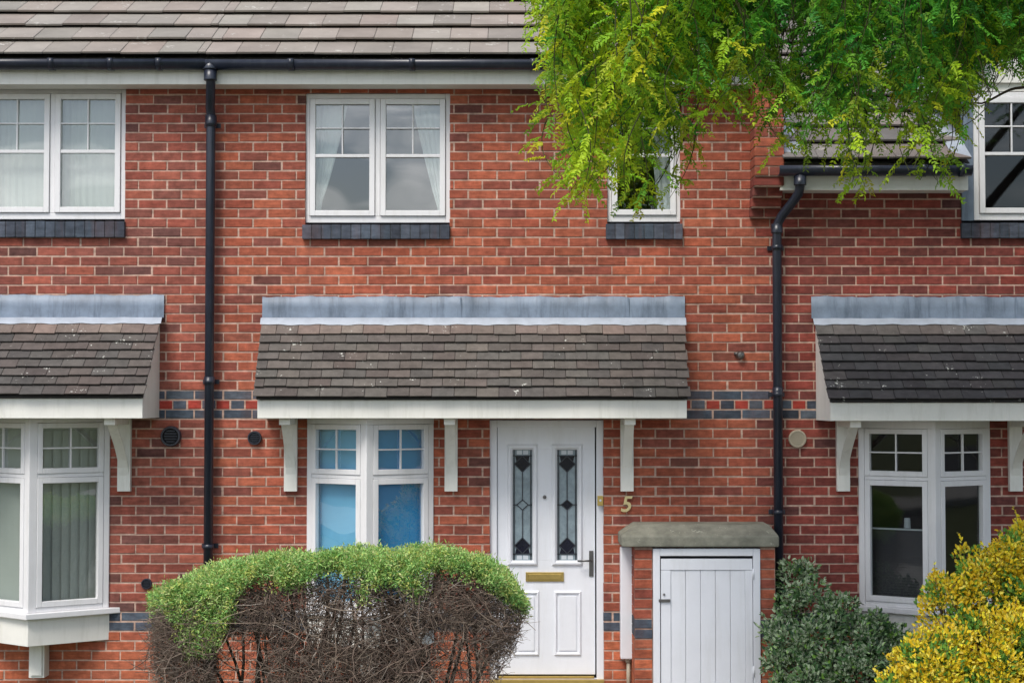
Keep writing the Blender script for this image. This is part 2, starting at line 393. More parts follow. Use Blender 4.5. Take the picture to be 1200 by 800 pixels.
def bay_window(house, px0, px1, apex_d, py0, py1, apron_bottom, glass='glass', skew=0.0):
    """two-sided triangular oriel window; returns facet frames"""
    x0, x1 = X(px0), X(px1); xm = (x0 + x1) / 2; zt, zb = Z(py0), Z(py1); h = zt - zb
    A, B, C = Vector((x0, -.005, zb)), Vector((xm, -apex_d, zb)), Vector((x1, -.005, zb))
    post = MB(); r = .045
    facets = []
    for p, q in ((A, B), (B, C)):
        U = (q - p).normalized(); Nn = Vector((U.y, -U.x, 0)); w = (q - p).length
        facets.append(((p, U, Nn), w))
    # corner post and the two jamb posts
    n1, n2 = facets[0][0][2], facets[1][0][2]; u1, u2 = facets[0][0][1], facets[1][0][1]
    tipv = Vector((0, -1, 0))
    post.prism([(B + tipv * .022), (B + u2 * .052 + n2 * .012), (B + u2 * .05 - n2 * .06), (B - tipv * .07), (B - u1 * .05 - n1 * .06), (B - u1 * .052 + n1 * .012)], zb, zt - .03)
    post.prism([A + Vector((-.002, -.012, 0)), A + u1 * .05 + n1 * .012, A + u1 * .05 - n1 * .05, A + Vector((-.002, .06, 0))], zb, zt - .03)
    post.prism([C + Vector((.002, .06, 0)), C - u2 * .05 - n2 * .05, C - u2 * .05 + n2 * .012, C + Vector((.002, -.012, 0))], zb, zt - .03)
    post.prism([A + Vector((-.004, 0, 0)), B + tipv * .028, C + Vector((.004, 0, 0)), C + Vector((.004, .1, 0)), A + Vector((-.004, .1, 0))], zt - .03, zt + .03)
    win = post.build('bay_window', M['upvc'], house, .004)
    zi = lambda py: Z(py) - zb
    res = []
    for (fr, w) in facets:
        a, b = .052, w - .052; vt = h - .032
        vm0, vm1 = h * .695, h * .695 + .028     # transom
        f = MB(); f.lbox(fr, a, b, vm0, vm1, -.05, .008); f.build('transom', M['upvc'], win, .003); f = MB(); f.lbox(fr, a, b, 0, .035, -.05, .008); f.build('bottom_rail', M['upvc'], win, .003)
        pw, ph = b - a - .08, vt - vm1 - .08
        tb = [(.5 - .006 / pw, .5 + .006 / pw, 0, 1), (0, .5 - .006 / pw, .5 - .006 / ph, .5 + .006 / ph), (.5 + .006 / pw, 1, .5 - .006 / ph, .5 + .006 / ph)]
        sash(fr, a + .001, b - .001, vm1 + .002, vt, win, tb, t=.04, glass=glass)
        low = sash(fr, a + .001, b - .001, .037, vm0 - .002, win, [], t=.042, glass=glass)
        res.append((fr, w, a, b, vt, low))
    s = MB(); e = .03
    s.prism([(x0 - .05, 0), (xm, -apex_d - .075), (x1 + .09, 0), (x1 + .09, .12), (x0 - .09, .12), (x0 - .09, 0)], zb - .045, zb - .001)
    s.build('sill', M['upvc'], win, .006)
    if apron_bottom:
        z3 = Z(apron_bottom); ap = MB()
        ap.prism([(x0 - .005, .0), (xm, -apex_d - .02), (x1 + .005, .0), (x1 + .005, .02), (x0 - .005, .02)], z3, zb - .047)
        ap.build('apron', M['cream'], win, .003)
        bx = MB(); bx.box(xm - .06, xm + .06, -.14, .0, Z(793, .1), z3 - .002); bx.box(xm - .045, xm + .045, -.155, -.142, Z(790, .1), z3 - .02)
        bx.build('bracket', M['cream'], win, .006)
    return win, res, (x0, x1, zb - .045, zt)
PLAIN = {'mid': [((.108, .094, .084), 5), ((.098, .086, .078), 4), ((.122, .101, .088), 3), ((.082, .073, .068), 2)],
         'left': [((.094, .083, .076), 5), ((.084, .074, .069), 4), ((.106, .088, .079), 2), ((.068, .061, .058), 2)],
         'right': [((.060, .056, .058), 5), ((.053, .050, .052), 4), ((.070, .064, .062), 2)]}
def canopy(house, px0, px1, d_e, pal, brackets, py_e=466, py_f=490, fl=(347, 377), seams=()):
    """tiled lean-to canopy over window and door"""
    x0, x1 = X(px0, .0), X(px1, .0)
    zt = Z(fl[1] - 4, .1); ze = Z(py_e, d_e); yt, ye = -.06, -d_e
    S = Vector((0, yt - ye, zt - ze)); Ls = S.length; S.normalize(); Nr = Vector((0, -S.z, S.y))
    fr = lambda x, s, n: Vector((x, ye, ze)) + S * s + Nr * n
    mb = MB(); n = 9; g = Ls / (n - .0)
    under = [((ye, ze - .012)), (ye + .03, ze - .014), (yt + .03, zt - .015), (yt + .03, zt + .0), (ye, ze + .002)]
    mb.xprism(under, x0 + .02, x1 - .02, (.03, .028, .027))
    for i in range(n):
        p = PLAIN[pal]
        if i >= n - 2: p = [((.19, .148, .125), 4), ((.17, .135, .117), 3), ((.155, .127, .113), 2)] if pal != 'right' else [((.13, .11, .10), 4), ((.10, .09, .085), 3)]
        if i == n - 2:
            tile_course(mb, fr, x0, x1, .168, i * g, g * 1.9, .011, .026, p, random.random() * .1); break
        tile_course(mb, fr, x0, x1, .168, i * g - (.012 if i == 0 else 0), g * 1.35, .011, .027, p, .084 * (i % 2) + random.uniform(0, .012))
    can = mb.build('canopy', M['plaintile'], house, .0025, 1)
    f = MB(); zf, zb = ze - .016, Z(py_f, d_e - .035)
    yf = ye + .03
    f.box(x0 + .025, x1 - .025, yf, yf + .022, zb, zf); fas = f.build('fascia', M['cream'], can, .004)
    so = MB(); so.box(x0 + .045, x1 - .045, yf + .024, -.001, zb + .012, zb + .024); so.build('soffit', M['cream'], can)
    for xs in (x0 + .025, x1 - .043):           # white cheek boards closing the two ends
        c = MB(); c.xprism([(yf + .024, zb), (yf + .024, zf - .004), (yt + .02, zt - .03), (-.001, zt - .03), (-.001, zb)], xs, xs + .018); c.build('end_board', M['cream'], can)
    le = MB(); segs = max(2, int((x1 - x0) / .035)); zl1, zl0 = Z(fl[0], .012), Z(fl[1] - 6, .02)
    xa, xb = x0 + (-.01), x1 + .01; rows = []
    prof = [(-.004, zl1 + .004), (-.016, zl1), (-.016, (zl0 + zl1) / 2), (-.022, zl0)]
    for i in range(segs + 1):
        x = xa + (xb - xa) * i / segs; w = .003 * math.sin(x * 11) + .002 * math.sin(x * 31 + 1) + .0015 * math.sin(x * 67)
        rows.append([(x, y - (0 if k == 0 else max(0, w) + .001), z + (w * 1.2 if k < 2 else 0)) for k, (y, z) in enumerate(prof)])
    n0 = len(le.v); k = len(prof)
    for r in rows: le.v += r
    for i in range(segs):
        for j in range(k - 1): le.face((n0 + i * k + j, n0 + i * k + j + 1, n0 + (i + 1) * k + j + 1, n0 + (i + 1) * k + j), None, True)
    for sx in seams: le.box(X(sx) - .006, X(sx) + .006, -.03, -.012, zl0, zl1 - .004)
    le.build('flashing', M['lead'], can)
    lp = MB(); rows = []
    for i in range(segs + 1):
        x = xa + (xb - xa) * i / segs; w = .004 * math.sin(x * 17 + 2) + .003 * math.sin(x * 41)
        a, b, c2 = Vector((x, -.024, zl0 - .001)), fr(x, Ls - .012 + w * .3, .034 + abs(w) * .4), fr(x, Ls - .075 + w, .030)
        rows.append([a, b, c2])
    for r in rows: lp.v += [tuple(q) for q in r]
    for i in range(segs):
        for j in range(2): lp.face((i * 3 + j, i * 3 + j + 1, (i + 1) * 3 + j + 1, (i + 1) * 3 + j), None, True)
    lp.build('flashing_apron', M['leadpale'], can)
    for bx in brackets:                         # gallows brackets: wall post, arm under the soffit, curved brace
        b = MB(); xc = X(bx); w = .05; za = zb + .01; zlow = Z(575); arm = d_e - .10
        b.box(xc - w, xc + w, -.052, -.002, zlow, za - .002); b.box(xc - w * .82, xc + w * .82, -arm, -.054, za - .06, za - .004)
        b.box(xc - w * 1.18, xc + w * 1.18, -arm - .02, -.053, za - .003, za + .001)
        zs, ys = zlow + .10, -.045; m = 9; n0 = len(b.v); hw = w * .72
        for i in range(m):
            t = i / (m - 1); y = ys + (-arm + .06 - ys) * t ** 1.35; z = zs + (za - .04 - zs) * t ** .80
            for (dx, o) in ((-hw, 0), (hw, 0), (hw, .055), (-hw, .055)): b.v.append((xc + dx, y + o * .62, z - o * .78 * (1 if t < .9 else .8)))
        for i in range(m - 1):
            for j in range(4): b.face((n0 + i * 4 + j, n0 + i * 4 + (j + 1) % 4, n0 + i * 4 + 4 + (j + 1) % 4, n0 + i * 4 + 4 + j))
        b.face((n0 + 3, n0 + 2, n0 + 1, n0)); e = n0 + (m - 1) * 4; b.face((e, e + 1, e + 2, e + 3))
        b.build('bracket', M['cream'], can, .004)
    return can
ROOF = [((.268, .236, .206), 5), ((.260, .230, .203), 5), ((.277, .242, .210), 3), ((.250, .223, .198), 2), ((.272, .242, .213), 3)]
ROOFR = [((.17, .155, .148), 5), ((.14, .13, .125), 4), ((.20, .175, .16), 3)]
TH = R(32)
def main_roof(house, x0, x1, d_e, py_e, pal, ridge_y=3.4, cut=None):
    ze, ye = Z(py_e, d_e), -d_e; S = Vector((0, math.cos(TH), math.sin(TH))); Nr = Vector((0, -S.z, S.y))
    fr = lambda x, s, n: Vector((x, ye, ze)) + S * s + Nr * n
    Ls = (ridge_y - ye) / math.cos(TH); g = .325; n = int(Ls / g) + 1; mb = MB()
    zr = ze + (ridge_y - ye) * math.tan(TH)
    off0 = (x0 + 20) % .298
    for i in range(n):
        off = (off0 + (.149 if i % 2 else 0) + random.uniform(-.006, .006)) % .298
        if cut and cut[2] < i * g + .4 and i * g < cut[3]:
            tile_course(mb, fr, x0, cut[0], .298, i * g, g * 1.2, .019, .046, pal, off); tile_course(mb, fr, cut[1], x1, .298, i * g, g * 1.2, .019, .046, pal, .1)
        else: tile_course(mb, fr, x0, x1, .298, i * g, g * 1.2, .019, .046, pal, off)
    c = (.06, .055, .05)
    def strip(xa, xb, sa): mb.poly([fr(xa, sa, 0), fr(xb, sa, 0), fr(xb, Ls, 0), fr(xa, Ls, 0)], c)
    if cut: strip(x0, cut[0], .02); strip(cut[1], x1, .02); strip(cut[0], cut[1], cut[3])
    else: strip(x0, x1, .02)
    zb2 = zr - 4.0 * math.tan(TH)
    mb.hexa([(x0, ridge_y, zr - .04), (x1, ridge_y, zr - .04), (x1, ridge_y + 4.0, zb2 - .04), (x0, ridge_y + 4.0, zb2 - .04),
             (x0, ridge_y, zr), (x1, ridge_y, zr), (x1, ridge_y + 4.0, zb2), (x0, ridge_y + 4.0, zb2)], (.15, .13, .12))
    rf = mb.build('roof', M['rooftile'], house, .003, 1)
    rd = MB(); x = x0
    while x < x1 - .05:
        rd.xprism([(ridge_y + .12 * math.cos(a), zr + .02 + .11 * math.sin(a)) for a in [math.pi * k / 8 for k in range(9)]], x, min(x + .44, x1)); x += .45
    rd.build('ridge_tiles', M['interior'], rf)
    return rf, fr, ze
def gutter(house, x0, x1, y, zt, zb, joints):
    r = (zt - zb); m = 10; prof = [(y - .058 * math.cos(math.pi * k / m), zt - r * math.sin(math.pi * k / m) ** .8) for k in range(m + 1)]
    inner = [(y - .050 * math.cos(math.pi * k / m), zt - (r - .006) * math.sin(math.pi * k / m) ** .8) for k in range(m, -1, -1)]
    g = MB(); g.xprism(prof + inner, x0, x1, None, True)
    gt = g.build('gutter', M['blackpl'], house)
    for jx in joints:
        j = MB(); pr = [(y - .066 * math.cos(math.pi * k / m), zt + .006 - (r + .012) * math.sin(math.pi * k / m) ** .8) for k in range(m + 1)]
        j.xprism(pr, jx - .022, jx + .022, None, True); j.box(jx - .012, jx + .012, y + .045, y + .075, zt - r * .8, zt + .012)
        j.build('gutter_clip', M['blackpl'], gt)
    return gt
def downpipe(house, pts, r, collars, clips):
    p = MB(); p.tube(pts, r, 16); dp = p.build('downpipe', M['blackpl'], house)
    for (c, hgt, rr) in collars:
        k = MB(); k.tube([(c[0], c[1], c[2] - hgt / 2), (c[0], c[1], c[2] - hgt / 2 + .006), (c[0], c[1], c[2] + hgt / 2)], rr, 16); k.build('collar', M['blackpl'], dp)
    for c in clips:
        k = MB(); k.tube([(c[0], c[1], c[2] - .018), (c[0], c[1], c[2] + .018)], r + .007, 16)
        k.box(c[0] - r - .028, c[0] + r + .028, -.012, -.001, c[2] - .017, c[2] + .017); k.box(c[0] - .02, c[0] + .02, c[1], -.013, c[2] - .012, c[2] + .012)
        k.build('pipe_clip', M['blackpl'], dp)
    return dp
def shell(house, x0, x1, zt, matname, doors=()):
    """plain back, side and party walls plus floors, so rooms behind the glass are rooms"""
    b = MB()
    b.box(x0 + .01, x1 - .01, 3.2, 3.3, -.1, zt); b.box(x0 + .01, x0 + .1, .29, 3.2, -.1, zt); b.box(x1 - .1, x1 - .01, .29, 3.2, -.1, zt)
    b.box(x0 + .1, x1 - .1, .29, 3.2, -.1, .08); b.box(x0 + .1, x1 - .1, .29, 3.2, 2.5, 2.7); b.box(x0 + .1, x1 - .1, .29, 3.2, zt - .06, zt) if matname == 'interior' else None
    b.build('interior', M[matname], house)
    bw = MB(); bw.box(x0 + .003, x1 - .003, 6.9, 7.1, -.1, zt - .1, (.28, .08, .055)); bw.build('rear_wall', M['masonry'], house)

# ================================================================== HOUSES
XL, XR = X(247), X(903)
ZS, ZEAVE = Z(99, .22), Z(80, .22)
d_g = .27
# ---- middle house
mid = empty('terraced_house', ((XL + XR) / 2, 0, 0), 'red brick middle house with white front door, number five and blue blinds in its bay', 'house', 'terraced houses in the row')
o_mid = []
W1, fr1, panes1 = casement(mid, 356, 528, 110, 261, 2)
W2, fr2, panes2 = casement(mid, 711, 799, 110, 260, 1, label='narrow single-light upper window half hidden by leaves')
brick_sill(W1, 353, 527, 263, 280); brick_sill(W2, 710, 801, 262, 280)
o_mid += [(X(357), X(527), Z(278), Z(109)), (X(712), X(798), Z(278), Z(109))]
BW, bay_m, o = bay_window(mid, 361, 508, .33, 492, 712, 752); o_mid.append(o)
o_mid.append((X(574), X(707), -.2, Z(491)))
wall = MB(); brick_wall(wall, XL, XR, ZS + .03, o_mid, 'mid'); wall.build('wall', M['masonry'], mid)
canopy(mid, 309, 801, .50, 'mid', [342, 529, 734], fl=(348, 378), seams=(540, 736))
rf, frm, ze = main_roof(mid, XL, XR + .03, d_g, 71, ROOF)
f = MB(); f.box(XL, XR - .13, -.22, -.196, ZS, ZEAVE); fa = f.build('fascia', M['cream'], mid, .003)
f = MB(); f.box(XL, XR - .13, -.195, -.001, ZS + .004, ZS + .016); f.build('soffit', M['cream'], fa)
gutter(mid, XL, XR - .14, -.28, Z(71.5, .28), Z(82, .30), [X(339, .33), X(482, .33), X(625, .33), X(768, .33)])
# brick kneeler at the party wall: corbelled out course by course
kn = MB(); xa, xb = X(880), X(914); zt_, zc, zl = Z(100, .24), Z(214, .24), Z(262)
k = int((zl - Z0) / CH) + 1
while Z0 + k * CH < zt_:
    z = Z0 + k * CH; t = min(1, max(.2, (z - zl) / (zc - zl))) if z < zc else 1
    dd = .25 * t
    if z < zc: xa2 = xa - .012 + .012 * t; xb2 = xb
    else: xa2, xb2 = xa, xb
    kn.box(xa2 + .006, xb2 - .006, -dd + .006, -.0005, z - .010, z + CH - .0098, MORTAR)
    cs = [(xa2, xb2)] if k % 2 else [(xa2, xa2 + .105), (xa2 + .115, xb2)]
    for (p, q) in cs: kn.box(p, q, -dd + random.uniform(-.001, .001), -.0012, z, z + CH - .0115, pick(PAL['right' if z < zc else 'mid']))
    k += 1
kn.build('kneeler', M['masonry'], mid, .003)
gb = MB(); ytop = 3.4                            # gable flank rising above the lower neighbour roof
gb.poly([(XR + .004, -.0, 3.6), (XR + .004, 6.9, 3.6), (XR + .004, 6.9, ze + .1), (XR + .004, 3.4, ze + 3.67 * math.tan(TH) - .03), (XR + .004, -.0, ze + .27 * math.tan(TH) - .03)], (.26, .06, .045))
gb.build('gable_flank', M['masonry'], mid)
shell(mid, XL, XR, ZS, 'interior')
# ---- front door
dr = MB(); dd = -.045; fx0, fx1, fz0, fz1 = X(574, dd), X(707, dd), Z(799, dd), Z(492, dd)
fr_d = (Vector((fx0, -dd, fz0)), Vector((1, 0, 0)), Vector((0, -1, 0))); w, h = fx1 - fx0, fz1 - fz0
lx0, lx1 = X(583, dd) - fx0, X(697, dd) - fx0
lz0, lz1 = Z(790, dd) - fz0, h - .055
leaf = MB(); U_ = lambda px: X(px, dd) - fx0; V_ = lambda py: Z(py, dd) - fz0
holes = [(U_(600), U_(624.5), V_(657), V_(526)), (U_(652), U_(677), V_(657), V_(526))]
us = [lx0] + [v for hh in holes for v in hh[:2]] + [lx1]; vlo, vhi = holes[0][2:]
leaf.lbox(fr_d, lx0, lx1, lz0, vlo, -.055, -.012); leaf.lbox(fr_d, lx0, lx1, vhi, lz1, -.055, -.012)
for i in (0, 2, 4): leaf.lbox(fr_d, us[i], us[i + 1], vlo, vhi, -.055, -.012)
def mould(mb, u0, u1, v0, v1, t, n0, n1):         # raised moulding with mitred slopes
    O, U, Nn = fr_d; q = lambda u, v, n: O + U * u + UP * v + Nn * n
    rings = [(0, n0), (t * .35, n1), (t * .65, n1), (t, n0 + .001)]; n = len(mb.v)
    for (i, nn) in rings:
        for (a, b) in ((u0 + i, v0 + i), (u1 - i, v0 + i), (u1 - i, v1 - i), (u0 + i, v1 - i)): mb.v.append(tuple(q(a, b, nn)))
    for r in range(3):
        for i in range(4): j = (i + 1) % 4; mb.face((n + r * 4 + i, n + r * 4 + j, n + r * 4 + 4 + j, n + r * 4 + 4 + i))
door = leaf.build('door', M['doorwhite'], mid, .003); door['label'] = 'white panelled front door with two leaded glass strips'
for hh in holes: ml = MB(); mould(ml, hh[0] - .04, hh[1] + .04, hh[2] - .04, hh[3] + .04, .045, -.012, .008); ml.build('glass_surround', M['doorwhite'], door, .0015, 1)
for (a, b) in ((601, 632), (649, 681)):
    ml = MB(); mould(ml, U_(a), U_(b), V_(768), V_(692), .026, -.012, .002)
    p0, p1, q0, q1 = U_(a) + .04, U_(b) - .04, V_(768) + .04, V_(692) - .04
    ml.lbox(fr_d, p0, p1, q0, q1, -.013, -.004); ml.build('raised_panel', M['doorwhite'], door, .0015, 1)
df = MB(); frame_bars(df, fr_d, 0, w, 0, h, lx0 - .004, -.06, .012, .03); df.build('door_frame', M['doorwhite'], door, .004)
th = MB(); th.lbox(fr_d, .0, w, -.0, .028, .014, .05); th.lbox(fr_d, lx0 + .01, lx1 - .01, .032, .05, -.012, .012); th.build('threshold', M['brass'], door, .003)
for hi, hh in enumerate(holes):
    O, U, Nn = fr_d; q = lambda u, v, n: O + U * u + UP * v + Nn * n
    u0, u1, v0, v1 = hh; g = MB(); g.poly([q(u0, v0, -.034), q(u1, v0, -.034), q(u1, v1, -.034), q(u0, v1, -.034)]); pane = g.build('leaded_pane', M['obscure'], door)
    c = MB(); uc = (u0 + u1) / 2; hw = (u1 - u0) / 2; H = v1 - v0; tt = .0035
    def bar(ax, ay, bx_, by):
        a, b = Vector((ax, ay)), Vector((bx_, by)); dv = (b - a).normalized(); nv = Vector((-dv.y, dv.x)) * tt
        pts = [a - nv, b - nv, b + nv, a + nv]; c.hexa([q(p.x, p.y, -.033) for p in pts] + [q(p.x, p.y, -.026) for p in pts])
    for u in (u0 + .018, u1 - .018, u0 + .004, u1 - .004): bar(u, v0, u, v1)
    dk = MB(); sq = MB()
    spec = [(.865, .072, .75), (.50, .045, .55), (.135, .072, .75)]
    for (cv, hv, hu) in spec:
        cy = v0 + H * cv; hvv, huu = H * hv, hw * hu
        P4 = [(uc, cy - hvv), (uc + huu, cy), (uc, cy + hvv), (uc - huu, cy)]
        if hi == 1 or cv > .6 or cv < .3: dk.poly([q(a, b, -.0325) for a, b in P4])
        for i in range(4): bar(*P4[i], *P4[(i + 1) % 4])
    for (va, vb) in ((.21, .455), (.545, .79)): bar(uc, v0 + H * va, uc, v0 + H * vb)
    for cv in (.5,): bar(u0, v0 + H * cv, uc - hw * .55, v0 + H * cv); bar(uc + hw * .55, v0 + H * cv, u1, v0 + H * cv)
    for cv in (.06, .94):
        bar(u0, v0 + H * cv, u1, v0 + H * cv)
        for sx in (-.3, .3):
            a = uc + hw * sx; b = v0 + H * (.03 if cv < .5 else .97); sq.poly([q(a - .02, b - .016, -.0328), q(a + .02, b - .016, -.0328), q(a + .02, b + .016, -.0328), q(a - .02, b + .016, -.0328)])
    for sgn, cv in ((1, .06), (-1, .94)):       # dark corners beside the top and bottom diamonds
        yb_ = v0 + H * cv; y2 = yb_ + sgn * H * .09
        dk.poly([q(a, b, -.0324) for a, b in ((uc - hw * .7, yb_), (uc + hw * .7, yb_), (uc + hw * .5, y2), (uc - hw * .5, y2))][::sgn])
    c.build('lead_came', M['came'], door); dk.build('dark_glass', M['darkglass'], door); sq.build('clear_glass', M['clearbit'], door)
lb = MB(); lb.lbox(fr_d, U_(616), U_(660.5), V_(681), V_(670), -.012, -.002); lb.lbox(fr_d, U_(619), U_(657.5), V_(678.8), V_(672), -.002, .004); lb.build('letterbox', M['brass'], door, .003)
hd = MB(); hd.lbox(fr_d, U_(690), U_(695), V_(675), V_(645), -.012, -.004); hc = fr_d[0] + Vector((U_(692.5), -.04, V_(656)))
hd.tube([hc + Vector((0, .04, 0)), hc, hc + Vector((-.01, -.01, 0)), hc + Vector((-.11, -.012, -.002))], .008, 8); hd.build('handle', M['steel'], door)
sp = MB(); c0 = fr_d[0] + Vector((U_(638), 0, V_(582))); sp.lathe(c0.x, c0.z, [(.014, -dd * -1 - .012 + 0), (.014, dd + .004), (.008, dd + .006), (.006, dd + .002)], 16); sp.build('spyhole', M['steel'], door)

# ---- left house
XLL = -5.6
lef = empty('terraced_house', ((XLL + XL) / 2, 0, 0), 'red brick left house with pale upright blinds in its white oriel bay', 'house', 'terraced houses in the row')
o_l = []
W3, fr3, panes3 = casement(lef, -27, 146, 104, 257, 2); brick_sill(W3, -30, 145, 259, 278)
o_l.append((X(-26), X(145), Z(276), Z(103)))
BWl, bay_l, o = bay_window(lef, -25, 130, .36, 490, 711, 749); o_l.append(o)
wall = MB(); brick_wall(wall, XLL, XL, ZS + .03, o_l, 'left'); wall.build('wall', M['masonry'], lef)
canopy(lef, -300, 191, .62, 'left', [148, -52, -265], py_e=464, fl=(346, 378), seams=(-60,))
main_roof(lef, XLL, XL - .002, d_g, 70.5, ROOF)
f = MB(); f.box(XLL, XL - .002, -.22, -.196, ZS, ZEAVE); fa = f.build('fascia', M['cream'], lef, .003)
f = MB(); f.box(XLL, XL - .002, -.195, -.001, ZS + .004, ZS + .016); f.build('soffit', M['cream'], fa)
gutter(lef, XLL, XL - .002, -.28, Z(71, .28), Z(81.5, .30), [X(56, .33), X(126, .33), X(183, .33), X(-120, .33)])
xt, xbm = X(247.5, .08, 110), X(247.5, .08, 110)
yg = -.28; xg = X(246.5, .28, 90)
downpipe(lef, [(xg, yg, Z(76, .28)), (xg, yg, Z(88, .28)), (xg, yg + .02, Z(97, .28)), (xt, -.12, Z(126, .1)), (xt, -.085, Z(134, .08)), (xt, -.085, Z(140, .08)), (xt - .0, -.085, Z(840, .08))], .036,
         [((xg, yg, Z(88, .28)), .085, .05), ((xt, -.085, Z(141, .08)), .07, .045), ((xt, -.085, Z(446, .08)), .06, .042), ((xg, yg + .006, Z(78, .28)), .05, .062)],
         [(xt, -.085, Z(146, .08)), (xt, -.085, Z(447, .08)), (xt, -.085, Z(640, .08))])
shell(lef, XLL, XL, ZS, 'interior')

# ---- right house: lower eave, lead-cheeked half dormer
XRR = 5.7
rig = empty('terraced_house', ((XR + XRR) / 2, 0, 0), 'dark red brick right house with lower eaves and lead-cheeked dormer behind the leafy tree', 'house', 'terraced houses in the row')
o_r = []
W4, fr4, panes4 = casement(rig, 1143, 1316, 108, 258, 2, d=.01, glass='glassdark', label='white dormer window with dark panes and lead cheeks'); brick_sill(W4, 1128, 1330, 261, 279)
ZSR, ZER = Z(223, .22), Z(206, .22)
xd0, xd1 = X(1128), X(1331)
o_r.append((xd0, xd1, Z(277), 9))
BWr, bay_r, o = bay_window(rig, 1005, 1158, .33, 497, 708, 750, glass='glassdark'); o_r.append(o)
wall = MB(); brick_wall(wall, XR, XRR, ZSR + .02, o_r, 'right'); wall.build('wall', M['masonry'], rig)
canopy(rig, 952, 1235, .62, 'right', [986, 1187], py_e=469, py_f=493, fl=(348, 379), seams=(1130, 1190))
ye_ = -d_g; zer = Z(190, d_g)
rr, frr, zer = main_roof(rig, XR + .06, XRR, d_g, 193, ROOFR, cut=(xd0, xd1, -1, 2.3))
for (xa, xb) in ((X(915, .2), xd0 - .004), (xd1 + .004, XRR)):
    f = MB(); f.box(xa, xb, -.22, -.196, ZSR, ZER); fa = f.build('fascia', M['cream'], rig, .003)
    f = MB(); f.box(xa, xb, -.195, -.001, ZSR + .004, ZSR + .016); f.build('soffit', M['cream'], fa)
gutter(rig, X(914, .3), X(1141, .3), -.28, Z(195, .28), Z(206, .30), [X(1000, .33), X(1085, .33), X(1131, .33)])
for side, (xa, xb) in enumerate(((xd0, X(1142)), (X(1317), xd1))):
    c = MB(); c.box(xa, xb, -.018, 2.2, Z(259), Z(98)); c.build('dormer_cheek', M['lead'], rig, .004)
c = MB(); xdm = (xd0 + xd1) / 2; za, zp = Z(98), Z(98) + .62
c.box(X(1142) + .004, X(1317) - .004, -.0, .12, Z(107) , za)
c.xprism([], 0, 1) if False else None
n = len(c.v); c.v += [(xd0 - .03, -.03, za + .002), (xd1 + .03, -.03, za + .002), (xdm, -.03, zp), (xd0 - .03, 2.6, za + .002), (xd1 + .03, 2.6, za + .002), (xdm, 2.6, zp)]
for q in ((0, 1, 2), (5, 4, 3), (0, 3, 4, 1), (1, 4, 5, 2), (2, 5, 3, 0)): c.face(tuple(n + i for i in q))
c.build('dormer_gable', M['cream'], rig)
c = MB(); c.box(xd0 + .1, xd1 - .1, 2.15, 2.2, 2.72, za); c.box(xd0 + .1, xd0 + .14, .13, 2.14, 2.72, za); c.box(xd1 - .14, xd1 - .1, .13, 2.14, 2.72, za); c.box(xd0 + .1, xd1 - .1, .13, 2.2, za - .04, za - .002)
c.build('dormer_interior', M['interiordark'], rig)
c = MB()
for sgn in (-1, 1):
    e = Vector((xdm + sgn * ((xd1 - xd0) / 2 + .12), 0, za - .05)); t = Vector((xdm, 0, zp + .02)); s_ = (t - e); l_ = s_.length; s_.normalize(); nn = Vector((-s_.z * sgn * -1, 0, abs(s_.x)))
    nn = Vector((sgn * abs(s_.z), 0, abs(s_.x)))
    fr_t = lambda x, s, n_: e + s_ * s + nn * n_ + Vector((0, x, 0))
    i = 0
    while i * .2 < l_: tile_course(c, fr_t, -.14, 2.6, .28, i * .2, .24, .015, .016, ROOFR, .14 * (i % 2)); i += 1
c.build('dormer_roof', M['rooftile'], rig)
c = MB()                                          # lead where the lower roof meets the dormer and the kneeler
c.hexa([frr(xd0 - .13, .0, .045), frr(xd0, .0, .06), frr(xd0, 2.2, .06), frr(xd0 - .13, 2.2, .045), frr(xd0 - .13, .0, .05), frr(xd0, .0, .066), frr(xd0, 2.2, .066), frr(xd0 - .13, 2.2, .05)])
c.hexa([frr(XR + .07, .01, .045), frr(XR + .22, .01, .045), frr(XR + .22, 3.4, .045), frr(XR + .07, 3.4, .045), frr(XR + .07, .01, .052), frr(XR + .22, .01, .052), frr(XR + .22, 3.4, .052), frr(XR + .07, 3.4, .052)])
c.build('valley_flashing', M['leadpale'], rr)
xp0, xp1 = X(938, .26), X(911, .08)
downpipe(rig, [(xp0, -.28, Z(203, .28)), (xp0, -.28, Z(218, .28)), (xp0 - .004, -.255, Z(226, .26)), (xp0 - .03, -.22, Z(234, .2)), (xp1 + .03, -.12, Z(254, .1)), (xp1 + .004, -.09, Z(263, .08)), (xp1, -.085, Z(272, .08)), (xp1, -.085, Z(850, .08))], .036,
         [((xp0, -.28, Z(212, .28)), .07, .048), ((xp1, -.085, Z(268, .08)), .07, .045), ((xp1, -.085, Z(458, .08)), .06, .042)],
         [(xp1, -.085, Z(290, .08)), (xp1, -.085, Z(462, .08)), (xp1, -.085, Z(600, .08))])
shell(rig, XR, XRR, ZSR, 'interiordark')

